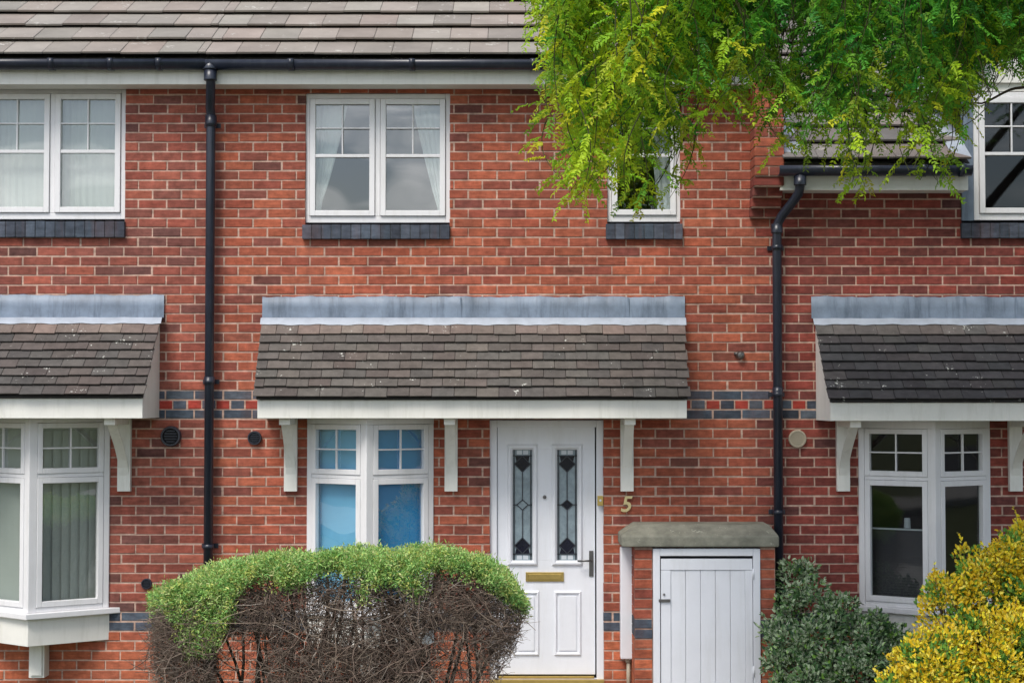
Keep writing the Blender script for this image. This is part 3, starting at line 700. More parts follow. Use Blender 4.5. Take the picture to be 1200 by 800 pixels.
# ================================================================== BLINDS AND CURTAINS (hang inside the windows)
def pleats(name, m, fr, u_edges, v0, v1, n_back, amp, waves, label, cat, group=None, rows=14):
    """hanging cloth: u_edges(t) gives its left and right edge at height fraction t (0 bottom)"""
    mb = MB(); O, U, Nn = fr; cols = waves * 6
    for j in range(rows + 1):
        t = j / rows; a, b = u_edges(t)
        for i in range(cols + 1):
            s = i / cols; d = n_back + amp * math.sin(s * waves * 2 * math.pi + .6 * math.sin(3 * t)) * (.6 + .4 * math.sin(5 * s + 1))
            p = O + U * (a + (b - a) * s) + UP * (v0 + (v1 - v0) * t) + Nn * -d; mb.v.append(tuple(p))
    for j in range(rows):
        for i in range(cols): k = j * (cols + 1) + i; mb.face((k, k + 1, k + cols + 2, k + cols + 1), None, True)
    o = mb.build(name, m); tag(o, label, cat, group); return o
vb = 'vertical blinds behind glass'
for i, (a, b, c, d) in enumerate(panes3):
    lab = ['pale hanging blind in the left half of the left house upper window', 'pale hanging blind in the right half of the left house upper window'][i]
    pleats('hanging_blind', M['net'], fr3, lambda t: (a - .03, b + .03), c - .03, d + .03, .10, .008, 9, lab, 'blind', vb)
a, b, c, d = panes1[0]; wd = b - a
gr = 'pale curtains tied back in upper windows'
pleats('curtain', M['curtain'], fr1, lambda t: (a - .04, a + wd * (.08 + .5 * max(0, (t - .12) / .88) ** .8)), c - .03, d + .03, .11, .012, 5, 'pale curtain swept back at the left side of the wide upper window', 'curtain', gr)
a2, b2, c2, d2 = panes1[1]
pleats('curtain', M['curtain'], fr1, lambda t: (b2 - wd * (.04 + .5 * max(0, (t - .05) / .95) ** .9), b2 + .04), c2 - .03, d2 + .03, .11, .012, 5, 'pale curtain swept back at the right side of the wide upper window', 'curtain', gr)
a3, b3, c3, d3 = panes2[0]
pleats('curtain', M['curtain'], fr2, lambda t: (b3 - .09 - .07 * t, b3 + .04), c3 - .03, d3 + .03, .11, .012, 3, 'pale curtain at the right edge of the narrow upper window', 'curtain', gr)
for i, (fr, w, a, b, vt, low) in enumerate(bay_l):
    lab = ['pale vertical blind behind left facet of the left house bay', 'pale vertical blind behind right facet of the left house bay'][i]
    mb = MB(); n = 7; st = (b - a - .02) / n; O, U, Nn = fr
    for k in range(n):
        u = a + .01 + k * st; q = lambda uu, v, nn: O + U * uu + UP * v - Nn * nn
        mb.poly([q(u - .004, .03, .075), q(u + st + .004, .03, .10), q(u + st + .004, vt - .06, .10), q(u - .004, vt - .06, .075)])
    mb.lbox(fr, a, b, vt - .058, vt - .02, -.11, -.07); tag(mb.build('vertical_blind', M['net']), lab, 'blind', 'vertical blinds in the left bay')
for i, (fr, w, a, b, vt, low) in enumerate(bay_m):
    mb = MB(); mb.lbox(fr, a + .01, b - .01, .02, vt - .05, -.075, -.072); mb.lbox(fr, a + .01, b - .01, .012, .03, -.081, -.066)
    O, U, Nn = fr; mb.tube([O + U * (a + .005) + UP * (vt - .04) - Nn * .085, O + U * (b - .005) + UP * (vt - .04) - Nn * .085], .02, 10)
    tag(mb.build('roller_blind', M['blue' if i == 0 else 'bluedeep']), ['light blue roller blind behind left facet of the middle bay', 'deeper blue roller blind behind right facet of the middle bay'][i], 'blind', 'blue roller blinds')
fr, w, a, b, vt, low = bay_r[0]
mb = MB(); v = .05; vtop = low[3] * .63
while v < vtop:
    O, U, Nn = fr; q = lambda u, vv, n: O + U * u + UP * vv - Nn * n
    mb.poly([q(a + .02, v, .085), q(b - .02, v, .085), q(b - .02, v + .024, .100), q(a + .02, v + .024, .100)]); v += .021
bl = empty('venetian_blind', fr[0] + fr[1] * (w / 2) - fr[2] * .09, 'dark slatted blind drawn half way up behind the right house bay', 'blind')
mb.build('slats', M['darkslat'], bl); rl = MB(); rl.lbox(fr, a + .015, b - .015, vtop, vtop + .012, -.11, -.08); rl.build('rail', M['palerail'], bl)
vs = MB(); O, U, Nn = fr; p = O + U * (a + (b - a) * .55) - Nn * .17; vs.tube([p + UP * (vtop - .1), p + UP * (vtop - .02), p + UP * (vtop + .05), p + UP * (vtop + .09)], .03, 12, r1=.022)
vs.tube([p + UP * .02, p + UP * (vtop - .09)], .012, 8)
tag(vs.build('ornament', M['palerail']), 'small pale ornament showing just above the dark slatted blind', 'ornament')

# ================================================================== FIXTURES ON THE WALL
def round_vent(name, px, py, r, m, label, cat, depth=.05, slats=False):
    p = P(px, py, .03); e = empty(name, (p.x, 0, p.z), label, cat); mb = MB()
    mb.lathe(p.x, p.z, [(r, -.004), (r, depth * .35), (r * .93, depth * .5), (r * .78, depth * .5), (r * .76, depth * .3)], 28); mb.build('rim', m, e)
    c = MB(); c.lathe(p.x, p.z, [(r * .77, .0), (r * .75, depth * .34)], 28); c.build('cover', M['hole'] if m is M['blackpl'] else m, e)
    b = MB()
    for k in range(-2, 3):
        hh = r * .62 * math.sqrt(max(.1, 1 - (k / 2.6) ** 2)); b.box(p.x - hh, p.x + hh, -depth * .46, -depth * .34 - .001, p.z + k * r * .26 - r * .05, p.z + k * r * .26 + r * .05)
    b.build('louvre', m, e); return e
round_vent('round_vent', 200, 511, .080, M['blackpl'], 'large round black vent on brick beside the left downpipe', 'vent', .09)
round_vent('round_vent', 298, 513, .055, M['blackpl'], 'small round black vent right of the downpipe, under the blue band', 'vent', .06)
round_vent('round_vent', 171, 684, .042, M['blackpl'], 'little black wall vent low on the brick by the white bay sill', 'vent', .04)
round_vent('round_vent', 935, 514, .070, M['plasticcream'], 'round cream vent on dark brick right of the right downpipe', 'vent', .04)
p = P(868, 416, .03); mb = MB(); mb.lathe(p.x, p.z, [(.034, -.003), (.034, .02), (.024, .045), (.01, .05)], 16); mb.tube([(p.x - .05, -.012, p.z + .012), (p.x, -.02, p.z + .01)], .011, 8)
tag(mb.build('pipe_stub', M['steel']), 'small dark pipe stub poking from the brick above the blue band', 'pipe')
# house number
fc = bpy.data.curves.new('numeral', 'FONT'); fc.body = '5'; fc.size = .172; fc.shear = .22; fc.extrude = .006; fc.bevel_depth = .002; fc.align_x = 'CENTER'; fc.offset = .0012
to = bpy.data.objects.new('numeral', fc); col.objects.link(to); bpy.context.view_layer.update()
me = bpy.data.meshes.new_from_object(to.evaluated_get(bpy.context.evaluated_depsgraph_get())); bpy.data.objects.remove(to)
me.materials.clear(); me.materials.append(mat('numeral_brass', (.62, .52, .27), .45, .1, 10, metal=.25))
no = bpy.data.objects.new('house_number', me); col.objects.link(no); q = P(733, 599, .012); no.location = q; no.rotation_euler = (R(90), 0, 0)
tag(no, 'pale brass house number 5 fixed to brick right of the door', 'house number')
p = P(703.5, 586, .0); mb = MB(); mb.box(p.x - .022, p.x + .022, -.012, .035, p.z - .04, p.z + .035); db = empty('doorbell', (p.x, 0, p.z), 'small brass doorbell on the right edge of the white door frame', 'doorbell'); mb.build('housing', M['brass'], db, .003)
mb = MB(); mb.lathe(p.x, p.z, [(.010, .012), (.009, .018), (.004, .019)], 12); mb.build('button', M['clearbit'], db)

# ---- white duct box and pipe
x0, x1 = X(726.5, .1), X(742.5, .1); z0, z1 = Z(772, .1), Z(641, .1)
db = empty('duct_box', ((x0 + x1) / 2, 0, 0), 'tall narrow white plastic duct box between door and meter cupboard', 'duct box')
mb = MB(); mb.box(x0, x1, -.10, -.002, z0, z1); mb.build('cover', M['doorwhite'], db, .010)
mb = MB(); mb.tube([((x0 + x1) / 2 + .01, -.055, z0 - .002), ((x0 + x1) / 2 + .01, -.055, -.02)], .016, 10); mb.tube([((x0 + x1) / 2 + .01, -.055, z0 - .03), ((x0 + x1) / 2 + .01, -.055, z0 - .001)], .022, 10); mb.build('pipe', M['plasticcream'], db)

# ---- meter cupboard
dc = .42; cx0, cx1 = X(743, dc), X(907, dc); zc = Z(641, dc); co = (X(764, dc), X(889.5, dc), -.2, zc - .005)
mc = empty('meter_cupboard', ((cx0 + cx1) / 2, -dc / 2, 0), 'low brick meter cupboard with white plank door and stone coping', 'cupboard')
mb = MB()
for (ja, jb) in ((cx0, co[0] - .001), (co[1] + .001, cx1)):
    mb.poly([(ja, -dc + .0042, -.15), (jb, -dc + .0042, -.15), (jb, -dc + .0042, zc), (ja, -dc + .0042, zc)], (.36, .24, .19)); k = 0
    while Z0 + k * CH < zc:
        z = Z0 + k * CH; zt = min(z + CH - .0112, zc)
        if z > -.2 and zt - z > .01: brick(mb, ja, jb - .004, z, zt, -dc, pick(PAL['plinth']) if k < kp else pick([(random.choice(BLUE[:3]), 1)]) if k in (kp, kp + 1) else pick(PAL['mid']))
        k += 1
mb.build('brick_body', M['masonry'], mc); fl2 = [MB(), MB()]
k = 0
while Z0 + k * CH < zc:                          # flank walls in headers and stretchers
    z = Z0 + k * CH
    if z > -.2:
        c = lambda: pick(PAL['plinth']) if k < kp else pick([(random.choice(BLUE[:3]), 1)]) if k in (kp, kp + 1) else pick(PAL['mid'])
        for mb, xa, xb in ((fl2[0], cx0 + .001, cx0 + .1), (fl2[1], cx1 - .1, cx1 - .001)):
            y = -dc + .052
            while y < -.01: y2 = min(y + (.1 if k % 2 and y < -dc + .1 else .215), -.002); mb.box(xa, xb, y, y2, z, min(z + CH - .0095, zc - .001), c()); y = y2 + .01
            mb.box(xa + .005, xb - .005, -dc + .051, -.001, z - .0094, min(z + CH - .0096, zc - .002), MORTAR)
    k += 1
for q in fl2: q.build('flank_wall', M['masonry'], mc)
cp = MB(); e0, e1 = X(728, dc + .05), X(912, dc + .05); t0, t1 = X(740, dc - .1), X(905, dc - .1); za, zb_, ztp = Z(641, dc + .05) + .002, Z(628, dc + .05), Z(614, dc - .12)
ring = lambda a, b, y, z: [(a, y, z), (b, y, z), (b, -.004, z), (a, -.004, z)]
n = len(cp.v); cp.v += ring(e0, e1, -dc - .05, za) + ring(e0, e1, -dc - .05, zb_) + ring(t0 + .03, t1 - .03, -dc + .12, ztp)
cp.face((n + 3, n + 2, n + 1, n)); cp.face((n + 8, n + 9, n + 10, n + 11))
for r in (0, 4):
    for i in range(4): j = (i + 1) % 4; cp.face((n + r + i, n + r + j, n + r + 4 + j, n + r + 4 + i))
cp.build('coping', M['stone'], mc, .014, 3)
frc = (Vector((co[0], -dc, 0)), Vector((1, 0, 0)), Vector((0, -1, 0))); w = co[1] - co[0]; h = zc - .008
mb = MB(); t = .055; mb.lbox(frc, 0.002, t, .0, h, -.05, .018); mb.lbox(frc, w - t, w - .002, .0, h, -.05, .018); mb.lbox(frc, t, w - t, h - t, h, -.05, .018); mb.build('door_frame', M['doorwhite'], mc, .005)
mb = MB(); du0, du1, dv0, dv1 = t + .006, w - t - .004, .02, h - t - .022
mb.lbox(frc, du0, du1, dv1 - .085, dv1, -.035, .008)
mb.lbox(frc, du0, du0 + .075, dv0, dv1 - .087, -.035, .008); mb.lbox(frc, du1 - .055, du1, dv0, dv1 - .087, -.035, .008)
n = 5; pw = (du1 - du0 - .075 - .055) / n
for i in range(n): u = du0 + .075 + i * pw; mb.lbox(frc, u + .001, u + pw - .001, dv0, dv1 - .087, -.035, .0)
cd = mb.build('door', M['doorwhite'], mc, .0045)
mb = MB(); mb.lbox(frc, t + .01, w - t, h - t - .022, h - t + .0, -.045, -.03); mb.build('gap', M['hole'], mc)  # solid near-black strip painting the shade above the cupboard door
zl = Z(703, dc); mb = MB(); mb.box(co[0] + t - .012, co[0] + t + .075, -dc - .022, -dc - .009, zl - .011, zl + .011); mb.lathe(co[0] + t + .03, zl + .045, [(.009, dc + .008), (.009, dc + .016), (.004, dc + .017)], 10); mb.build('latch', M['steel'], cd, .002)
for zz in (Z(672, dc), Z(786, dc)):
    mb = MB(); mb.tube([(co[1] - t + .002, -dc - .014, zz - .04), (co[1] - t + .002, -dc - .014, zz + .04)], .009, 8); mb.build('hinge', M['doorwhite'], cd)

# ================================================================== GROUND (below the picture's lower edge)
def sheet(name, x0, x1, y0, y1, z, m, kind='structure'):
    mb = MB(); mb.poly([(x0, y0, z), (x1, y0, z), (x1, y1, z), (x0, y1, z)]); return tag(mb.build(name, m), kind=kind)
sheet('ground', -300, 300, -300, 300, -.15, M['ground'])
sheet('front_garden', -6, 6, -4.9, 0.0, -.004, M['ground'])
sheet('garden_path', X(560), X(930), -4.9, -.45, .0, M['paving'])
mb = MB(); mb.box(-40, 40, -7.0, -4.9, -.15, -.01); tag(mb.build('pavement', M['paving']), kind='structure')
mb = MB(); mb.box(-40, 40, -7.13, -7.002, -.15, -.012); tag(mb.build('kerb', M['kerb'], None, .012), kind='structure')
sheet('road', -80, 80, -14.5, -7.13, -.146, M['asphalt'])
mb = MB(); mb.box(-40, 40, -17, -14.5, -.15, -.01); tag(mb.build('pavement', M['paving']), kind='structure')
mb = MB(); mb.box(X(560), X(722), -.42, -.001, -.02, fz0 - .002); tag(mb.build('doorstep', M['paving'], None, .01), 'concrete doorstep below the white front door', 'doorstep')

# ================================================================== PLANTS
def rotv(v, ax, an): return v * math.cos(an) + np.cross(ax, v) * math.sin(an) + ax * (v @ ax) * (1 - math.cos(an))
def cat(parts):
    V, Fq, C, o = [], [], [], 0
    for v, f, c in parts: V.append(v); Fq.append(f + o); C.append(c); o += len(v)
    return np.concatenate(V), np.concatenate(Fq), np.concatenate(C)
def tubes_np(paths, radii, colr, sides=3):
    """many thin twigs: paths (n, m, 3), radii (n, m), colr (n,3)"""
    n, m, _ = paths.shape; T = np.gradient(paths, axis=1); T = unit(T); ref = np.array([.31, .83, .46])
    A = unit(np.cross(T, ref)); B = np.cross(T, A); ang = np.arange(sides) * 2 * np.pi / sides
    V = paths[:, :, None, :] + radii[:, :, None, None] * (A[:, :, None, :] * np.cos(ang)[None, None, :, None] + B[:, :, None, :] * np.sin(ang)[None, None, :, None])
    idx = np.arange(n * m * sides).reshape(n, m, sides)
    a, b = idx[:, :-1, :], idx[:, 1:, :]
    Fq = np.stack([a, np.roll(a, -1, 2), np.roll(b, -1, 2), b], -1).reshape(-1, 4)
    C = np.repeat(np.asarray(colr)[:, None, :], m * sides, 1).reshape(-1, 3)
    return V.reshape(-1, 3), Fq, C

# ---- overhanging honey locust
TX, TY = 4.35, -3.4
tree = empty('locust_tree', (TX, TY, 0), 'golden green leafy tree drooping over the upper right of the houses', 'tree')
def limb(mb, pts, r0, r1):
    pts = [Vector(p) for p in pts]; out = []
    for i in range(len(pts) - 1):
        for k in range(5): t = k / 5; out.append(pts[i].lerp(pts[i + 1], t) + Vector((math.sin(i * 3 + k), math.cos(i * 2 + k * 1.3), math.sin(k))) * .012)
    out.append(pts[-1]); mb.tube(out, r0, 10, None, True, r1)
mb = MB(); limb(mb, [(TX, TY, -.1), (TX + .04, TY, 1.2), (TX - .05, TY + .05, 2.6), (TX - .25, TY + .05, 4.0), (TX - .45, TY, 5.3), (TX - .5, TY - .1, 7.0)], .19, .05); mb.build('trunk', M['bark'], tree)
limbs = [[(TX - .2, TY + .04, 3.9), (3.3, -3.3, 4.82), (2.2, -3.1, 5.1), (1.2, -2.9, 5.15), (.45, -2.8, 5.0)],
         [(TX - .3, TY + .05, 4.6), (3.2, -2.6, 5.5), (2.1, -2.2, 5.6), (1.2, -2.1, 5.5)],
         [(TX - .3, TY, 4.4), (3.4, -4.2, 5.1), (2.4, -4.6, 5.4), (1.3, -4.4, 5.3)],
         [(TX - .2, TY, 3.6), (4.9, -2.6, 4.6), (5.6, -1.9, 5.2)], [(TX - .2, TY, 4.1), (5.2, -4.2, 5.2), (5.9, -5.0, 5.8)],
         [P(1420, 60, 3.3), P(1290, 80, 3.2), P(1190, 104, 3.1), P(1150, 121, 3.05), P(1118, 128, 3.0)]]
for i, l in enumerate(limbs):
    mb = MB(); limb(mb, l, .06 if i < 5 else .014, .012 if i < 5 else .003); mb.build('branch', M['bark'], tree)
outl = np.array([(612, 20), (625, 70), (640, 140), (655, 222), (668, 236), (690, 222), (705, 205), (725, 240), (755, 244), (785, 235), (800, 160), (815, 145), (840, 128), (865, 112), (885, 85), (897, 120), (905, 165), (930, 178), (945, 215), (962, 200),
                 (985, 195), (1000, 232), (1022, 226), (1040, 205), (1062, 205), (1090, 238), (1102, 215), (1112, 165), (1135, 135), (1165, 112), (1200, 95), (1260, 120), (1400, 160)])
def lower(px): return np.interp(px, outl[:, 0], outl[:, 1])
fb, fd, fc_, fl_, tw_p, tw_c = [], [], [], [], [], []
YEL = np.array([(.56, .68, .03), (.48, .66, .03), (.66, .66, .035), (.40, .62, .03)]); GRN = np.array([(.085, .36, .045), (.06, .28, .04), (.13, .44, .05), (.04, .19, .035), (.19, .50, .05)])
def gap(px, py):
    g = 0
    if 903 < px < 934 and 8 < py < 66: g = .92
    if px > 1142 and 60 < py < 112: g = .93
    if px > 1120 and py > 112: g = .86
    if 800 < px < 830 and 95 < py < 130: g = .5
    if 765 < px < 812 and py > 150: g = .72
    if 712 < px < 766 and py > 190: g = .45
    if 845 < px < 900 and 62 < py < 100: g = .55
    if 930 < px < 1120 and py > 125: g = .42
    if math.sin(px * .047 + 2) * math.sin(py * .06 + px * .013) > .62 and px > 860: g = max(g, .6)
    return g
def spray(tip, up_len, lean, ycol, dens=.055):
    """one drooping branchlet ending at tip, feathered with pinnate leaves"""
    n = 7; top = tip + np.array([lean[0], lean[1], 1.0]) * up_len
    bend = np.array([rng.normal(0, .06), rng.normal(0, .06), 0]); t = np.linspace(0, 1, n)[:, None]
    path = top * (1 - t) + tip * t + bend * np.sin(t * np.pi) + np.array([lean[0], lean[1], 0]) * up_len * .35 * np.sin(t * np.pi)
    if top[2] < 6.5 and proj(tip)[1] > -60:
        qx, qy = proj(path); lim = np.interp(qy, [-80, 0, 60, 130, 200, 240], [590, 616, 636, 640, 652, 662]) + rng.normal(0, 11)
        if (qx < lim).any(): return
    tw_p.append(path); tw_c.append((.07, .075, .03))
    k = max(3, int(up_len / dens))
    for i in range(k):
        s = (i + rng.random()) / k; p = np.array([np.interp(s, t[:, 0], path[:, a]) for a in range(3)])
        px, py = proj(p)
        if rng.random() < gap(px, py): continue
        az = rng.uniform(0, 2 * np.pi); dz = rng.uniform(-1.1, .15)
        fb.append(p); fd.append((math.cos(az), math.sin(az), dz)); fl_.append(rng.uniform(.11, .20))
        y = np.clip(ycol + .3 * (s - .5) + rng.normal(0, .14), 0, 1)
        c = YEL[rng.integers(4)] * y + GRN[rng.integers(5)] * (1 - y)
        fc_.append(c * rng.uniform(.8, 1.2))
for _ in range(1080):
    px = rng.uniform(612, 1235); B = lower(px); u = rng.random()
    py = B - (B + 50) * (u ** 1.15 if u > .22 else abs(rng.normal(0, .05)))
    if px < 640 and rng.random() < .4: continue
    d = rng.uniform(2.0, 4.3); tip = np.array(P(px, py, d))
    near = 1 - min(1, (B - py) / 90)
    left = max(0, 1 - abs(px - 720) / 170)
    yc = .02 + .40 * near + .52 * left + (.25 if 950 < px < 1110 and py > 110 else 0) + (.2 if px < 690 else 0) - (.3 if px > 850 and py < 110 else 0)
    yc = np.clip(yc * 1.15 + rng.normal(0, .28), 0, 1.1)
    if px > 860 and py > 140 and rng.random() < .52: continue
    if 805 < px < 895 and py > 105 and rng.random() < .6: continue
    if 772 < px < 815 and py > 140 and rng.random() < .75: continue
    if 705 < px < 775 and py > 185 and rng.random() < .5: continue
    spray(tip, rng.uniform(.35, .75), (rng.normal(.12, .25), rng.normal(0, .25)), yc)
for _ in range(420):                             # the rest of the crown, above and right of the picture
    a = rng.normal(size=3); a /= np.linalg.norm(a); r = rng.random() ** .4
    p = np.array([3.6, -3.6, 6.1]) + a * r * np.array([2.9, 2.3, 1.5]); px, py = proj(p)
    if py > -15 and px < 1215: continue
    spray(p, rng.uniform(.4, .8), (rng.normal(0, .3), rng.normal(0, .3)), .2, .085)
fb, fd, fc_, fl_ = map(np.array, (fb, fd, fc_, fl_)); fd = unit(fd)
side = unit(np.cross(fd, np.array([0, 0, 1.0]) + rng.normal(0, .35, fd.shape))); nup = np.cross(side, fd); parts = []
npair = 12
for j in range(npair):
    s = (j + .6) / npair; droop = -np.array([0, 0, 1.0]) * (s ** 2) * fl_[:, None] * .35
    pos = fb + fd * (fl_ * s)[:, None] + droop
    for sg in (-1, 1):
        dirn = side * sg + fd * .55 + rng.normal(0, .34, fd.shape) - np.array([0, 0, .25]); L = .031 * (1 - .35 * abs(s - .45)) * rng.uniform(.8, 1.2, len(fb))
        parts.append(leaves(pos, dirn, nup + rng.normal(0, .35, fd.shape), L, L * .46, fc_ * rng.uniform(.85, 1.15, (len(fb), 1))))
V, Fq, C = cat(parts); np_mesh('crown', V, Fq, np.clip(C, 0, .8), M['leaf'], tree)
tp = np.array(tw_p); V, Fq, C = tubes_np(tp, np.linspace(.005, .0018, 7)[None, :].repeat(len(tp), 0), np.array(tw_c)); np_mesh('twigs', V, Fq, C, M['twig'], tree)

# ---- half dead hedge bush
d_h = 2.2; hx0, hx1 = X(184, d_h), X(612, d_h); hxc, hw = (hx0 + hx1) / 2, (hx1 - hx0) / 2
bush = empty('hedge_bush', (hxc, -d_h, 0), 'half dead hedge with bright green top over bare brown twigs', 'bush')
tl = np.array([(178, 700), (200, 690), (225, 681), (250, 671), (285, 660), (340, 656), (385, 653), (440, 651), (500, 649), (540, 652), (570, 663), (592, 678), (604, 696), (614, 708)])
def htop(x, y):                                  # height of the bush's upper surface
    px = 600 + x * F / (D - d_h); z = Z(np.interp(px, tl[:, 0], tl[:, 1]), d_h) + .018 * math.sin(x * 13 + y * 5) + .014 * math.sin(x * 29 + 2 + y * 17)
    return z - .55 * max(0, abs(y + d_h) - .12) ** 2
hl = []
def green_low(px):                               # lower edge of the living green on the front
    return np.interp(px, [178, 200, 222, 248, 262, 285, 310, 345, 370, 400, 425, 450, 490, 510, 540, 575, 600, 615], [706, 718, 766, 756, 722, 684, 670, 690, 664, 656, 704, 676, 700, 654, 662, 682, 704, 716])
tb, td, tc = [], [], []
def add_tuft(p, out):
    tb.append(p); td.append(out)
for _ in range(5200):                            # top surface
    x = rng.uniform(hx0, hx1); y = -d_h + rng.uniform(-.34, .48) * math.sqrt(max(.05, 1 - ((x - hxc) / hw) ** 4))
    z = htop(x, y) - rng.random() ** 2 * .05
    if y < -d_h - .12 and math.sin(x * 9 + 1.5) * math.sin(y * 14 + x * 5) > -.05 and rng.random() < .8: continue
    add_tuft((x, y, z), (rng.normal(0, .5), rng.normal(-.15, .5), .8))
cnt = 0
while cnt < 3900:                                # living skirt on the front
    px = rng.uniform(180, 615); lo = green_low(px); t0 = np.interp(px, tl[:, 0], tl[:, 1]); py = t0 + (lo - t0) * rng.random() + rng.normal(0, 3)
    fx = (px - 397) / 218; d = d_h + .50 * math.sqrt(max(.04, 1 - fx ** 4)) * (1 - .25 * rng.random() ** 2) - .1 * max(0, 1 - (py - t0) / 12)
    p = P(px, py + (0 if rng.random() < .8 else abs(rng.normal(0, 7))), d); hole = math.sin(px * .083 + 1) * math.sin(py * .16 + px * .02)
    if px > 275 and hole > .12 and py > t0 + 10 and rng.random() < .85: cnt += 1; continue
    add_tuft(tuple(p), (rng.normal(0, .5) + fx * .5, -.8, rng.normal(.25, .45))); cnt += 1
for _ in range(1500):                            # the heavy green lobe hanging at the left end
    px = rng.uniform(196, 272); py = rng.uniform(686, np.interp(px, [196, 222, 250, 272], [712, 768, 764, 722])); p = P(px, py, d_h + rng.uniform(.30, .52) * (.72 + .28 * (px - 196) / 76)); add_tuft(tuple(p), (rng.normal(-.3, .5), -.8, rng.normal(.35, .4)))
tb, td = np.array(tb), unit(np.array(td)); parts = []
lum = np.sin(tb[:, 0] * 31 + tb[:, 2] * 23) * np.sin(tb[:, 1] * 27 + tb[:, 2] * 35 + 1) + .6 * np.sin(tb[:, 0] * 71 + 2) * np.sin(tb[:, 2] * 83 + tb[:, 1] * 60)
tb = tb + td * (lum * .022)[:, None]; kp_ = (lum > -.75) | (rng.random(len(tb)) < .35); tb, td = tb[kp_], td[kp_]
G = np.array([(.32, .56, .15), (.38, .62, .18), (.19, .40, .11), (.46, .68, .22), (.52, .64, .15)]); base_c = G[rng.integers(0, 5, len(tb))] * rng.uniform(.8, 1.2, (len(tb), 1))
for j in range(12):
    off = rng.normal(0, .018, tb.shape); dirn = td + rng.normal(0, .65, tb.shape)
    parts.append(leaves(tb + off, dirn, rng.normal(size=tb.shape), rng.uniform(.014, .032, len(tb)), rng.uniform(.005, .010, len(tb)), base_c * rng.uniform(.8, 1.25, (len(tb), 1))))
V, Fq, C = cat(parts); np_mesh('green_foliage', V, Fq, np.clip(C, 0, .6), M['tuft'], bush)
# stems and dead twigs
n_st = 46; m = 8; paths, rad = [], []
mbs = MB()
for i in range(n_st):
    bx = hxc + rng.uniform(-.75, .75) * hw; by = -d_h + rng.uniform(-.2, .2); ex = np.clip(bx + rng.normal(0, .28), hx0 + .1, hx1 - .1); ey = by + rng.normal(0, .25); ez = htop(ex, ey) - .1
    t = np.linspace(0, 1, m)[:, None]; p = np.array([bx, by, -.02]) * (1 - t) + np.array([ex, ey, ez]) * t
    p[:, 0] += np.sin(t[:, 0] * 5 + i) * .04; p[:, 1] += np.cos(t[:, 0] * 4 + i) * .03
    hl.append(p); mbs.tube([tuple(q) for q in p], .016, 6, None, True, .006)
mbs.build('stems', M['bark'], bush)
hl = np.array(hl)
def twig_cloud(n, lmin, lmax, r, inner):
    P0, D0 = [], []
    while len(P0) < n:
        x = rng.uniform(hx0 + .02, hx1 - .02); fx = (x - hxc) / hw; dep = .5 * math.sqrt(max(.05, 1 - abs(fx) ** 4))
        v = rng.random() ** (.5 if not inner else 1); y = -d_h + dep * (v if rng.random() < .85 else -v) * -1 + .0
        zt_ = htop(x, y) - .07; zlo = .25 + .25 * abs(fx); z = rng.uniform(zlo, zt_)
        px, py = proj((x, y, z))
        if 255 < px < 318 and 745 < py and rng.random() < .92: continue
        if 335 < px < 450 and 705 < py < 760 and rng.random() < .35: continue
        if 495 < px < 560 and 742 < py and rng.random() < .7: continue
        if fx > .55 and py > 775 and rng.random() < .5: continue
        if x > hx1 - .5 * max(0, .85 - z) or x < hx0 + .10 * rng.random() * (1 + math.sin(z * 14)): continue
        P0.append((x, y, z)); D0.append((fx * .8 + rng.normal(0, .7), -.5 * v + rng.normal(0, .5), rng.normal(.25, .6)))
    P0, D0 = np.array(P0), unit(np.array(D0)); L = rng.uniform(lmin, lmax, n)[:, None]; t = np.linspace(0, 1, 5)
    cv = rng.normal(0, .5, (n, 3)); pt = P0[:, None, :] + (D0[:, None, :] * t[None, :, None] + cv[:, None, :] * (t ** 2)[None, :, None] + rng.normal(0, .03, (n, 5, 3))) * L[:, None, :]
    TC = np.array([(.18, .135, .108), (.24, .185, .145), (.115, .09, .076), (.31, .25, .195), (.20, .14, .115), (.38, .33, .28)]); ok = np.array([q[-1][2] < htop(q[-1][0], q[-1][1]) - .015 and hx0 - abs(rng.normal(0, .05)) < q[-1][0] < hx1 + abs(rng.normal(0, .05)) - .5 * max(0, .85 - q[-1][2]) and q[-1][0] > hx0 - .1 for q in pt]); pt = pt[ok]; n = len(pt)
    cc = TC[rng.choice(6, n, p=[.28, .24, .22, .12, .10, .04])]
    return tubes_np(pt, np.linspace(r, r * .4, 5)[None, :].repeat(n, 0) * rng.uniform(.7, 1.3, (n, 1)), cc)
V, Fq, C = cat([twig_cloud(2400, .10, .26, .0040, True), twig_cloud(17000, .04, .12, .0022, False)]); np_mesh('dead_twigs', V, Fq, C, M['twig'], bush)
mb = MB()                                         # a scrap of pale paper caught in the twigs
q = P(502, 745, d_h + .38); cr_ = [(-.04, 0, -.045), (.0, -.012, -.05), (.035, .0, -.04), (-.03, .01, -.01), (.005, -.014, .0), (.034, .004, .012), (-.004, .008, .028), (.014, -.006, .034), (.03, .006, .042)]
mb.v += [(q.x + a, q.y + b, q.z + c) for a, b, c in cr_] + [(q.x + a, q.y + b + .002, q.z + c) for a, b, c in cr_]
for i in (0, 1, 3, 4): mb.face((i, i + 1, i + 4, i + 3)); mb.face((i + 9, i + 12, i + 13, i + 10))
tag(mb.build('litter_scrap', M['curtain']), 'small pale scrap caught among the dead brown twigs of the hedge', 'litter')

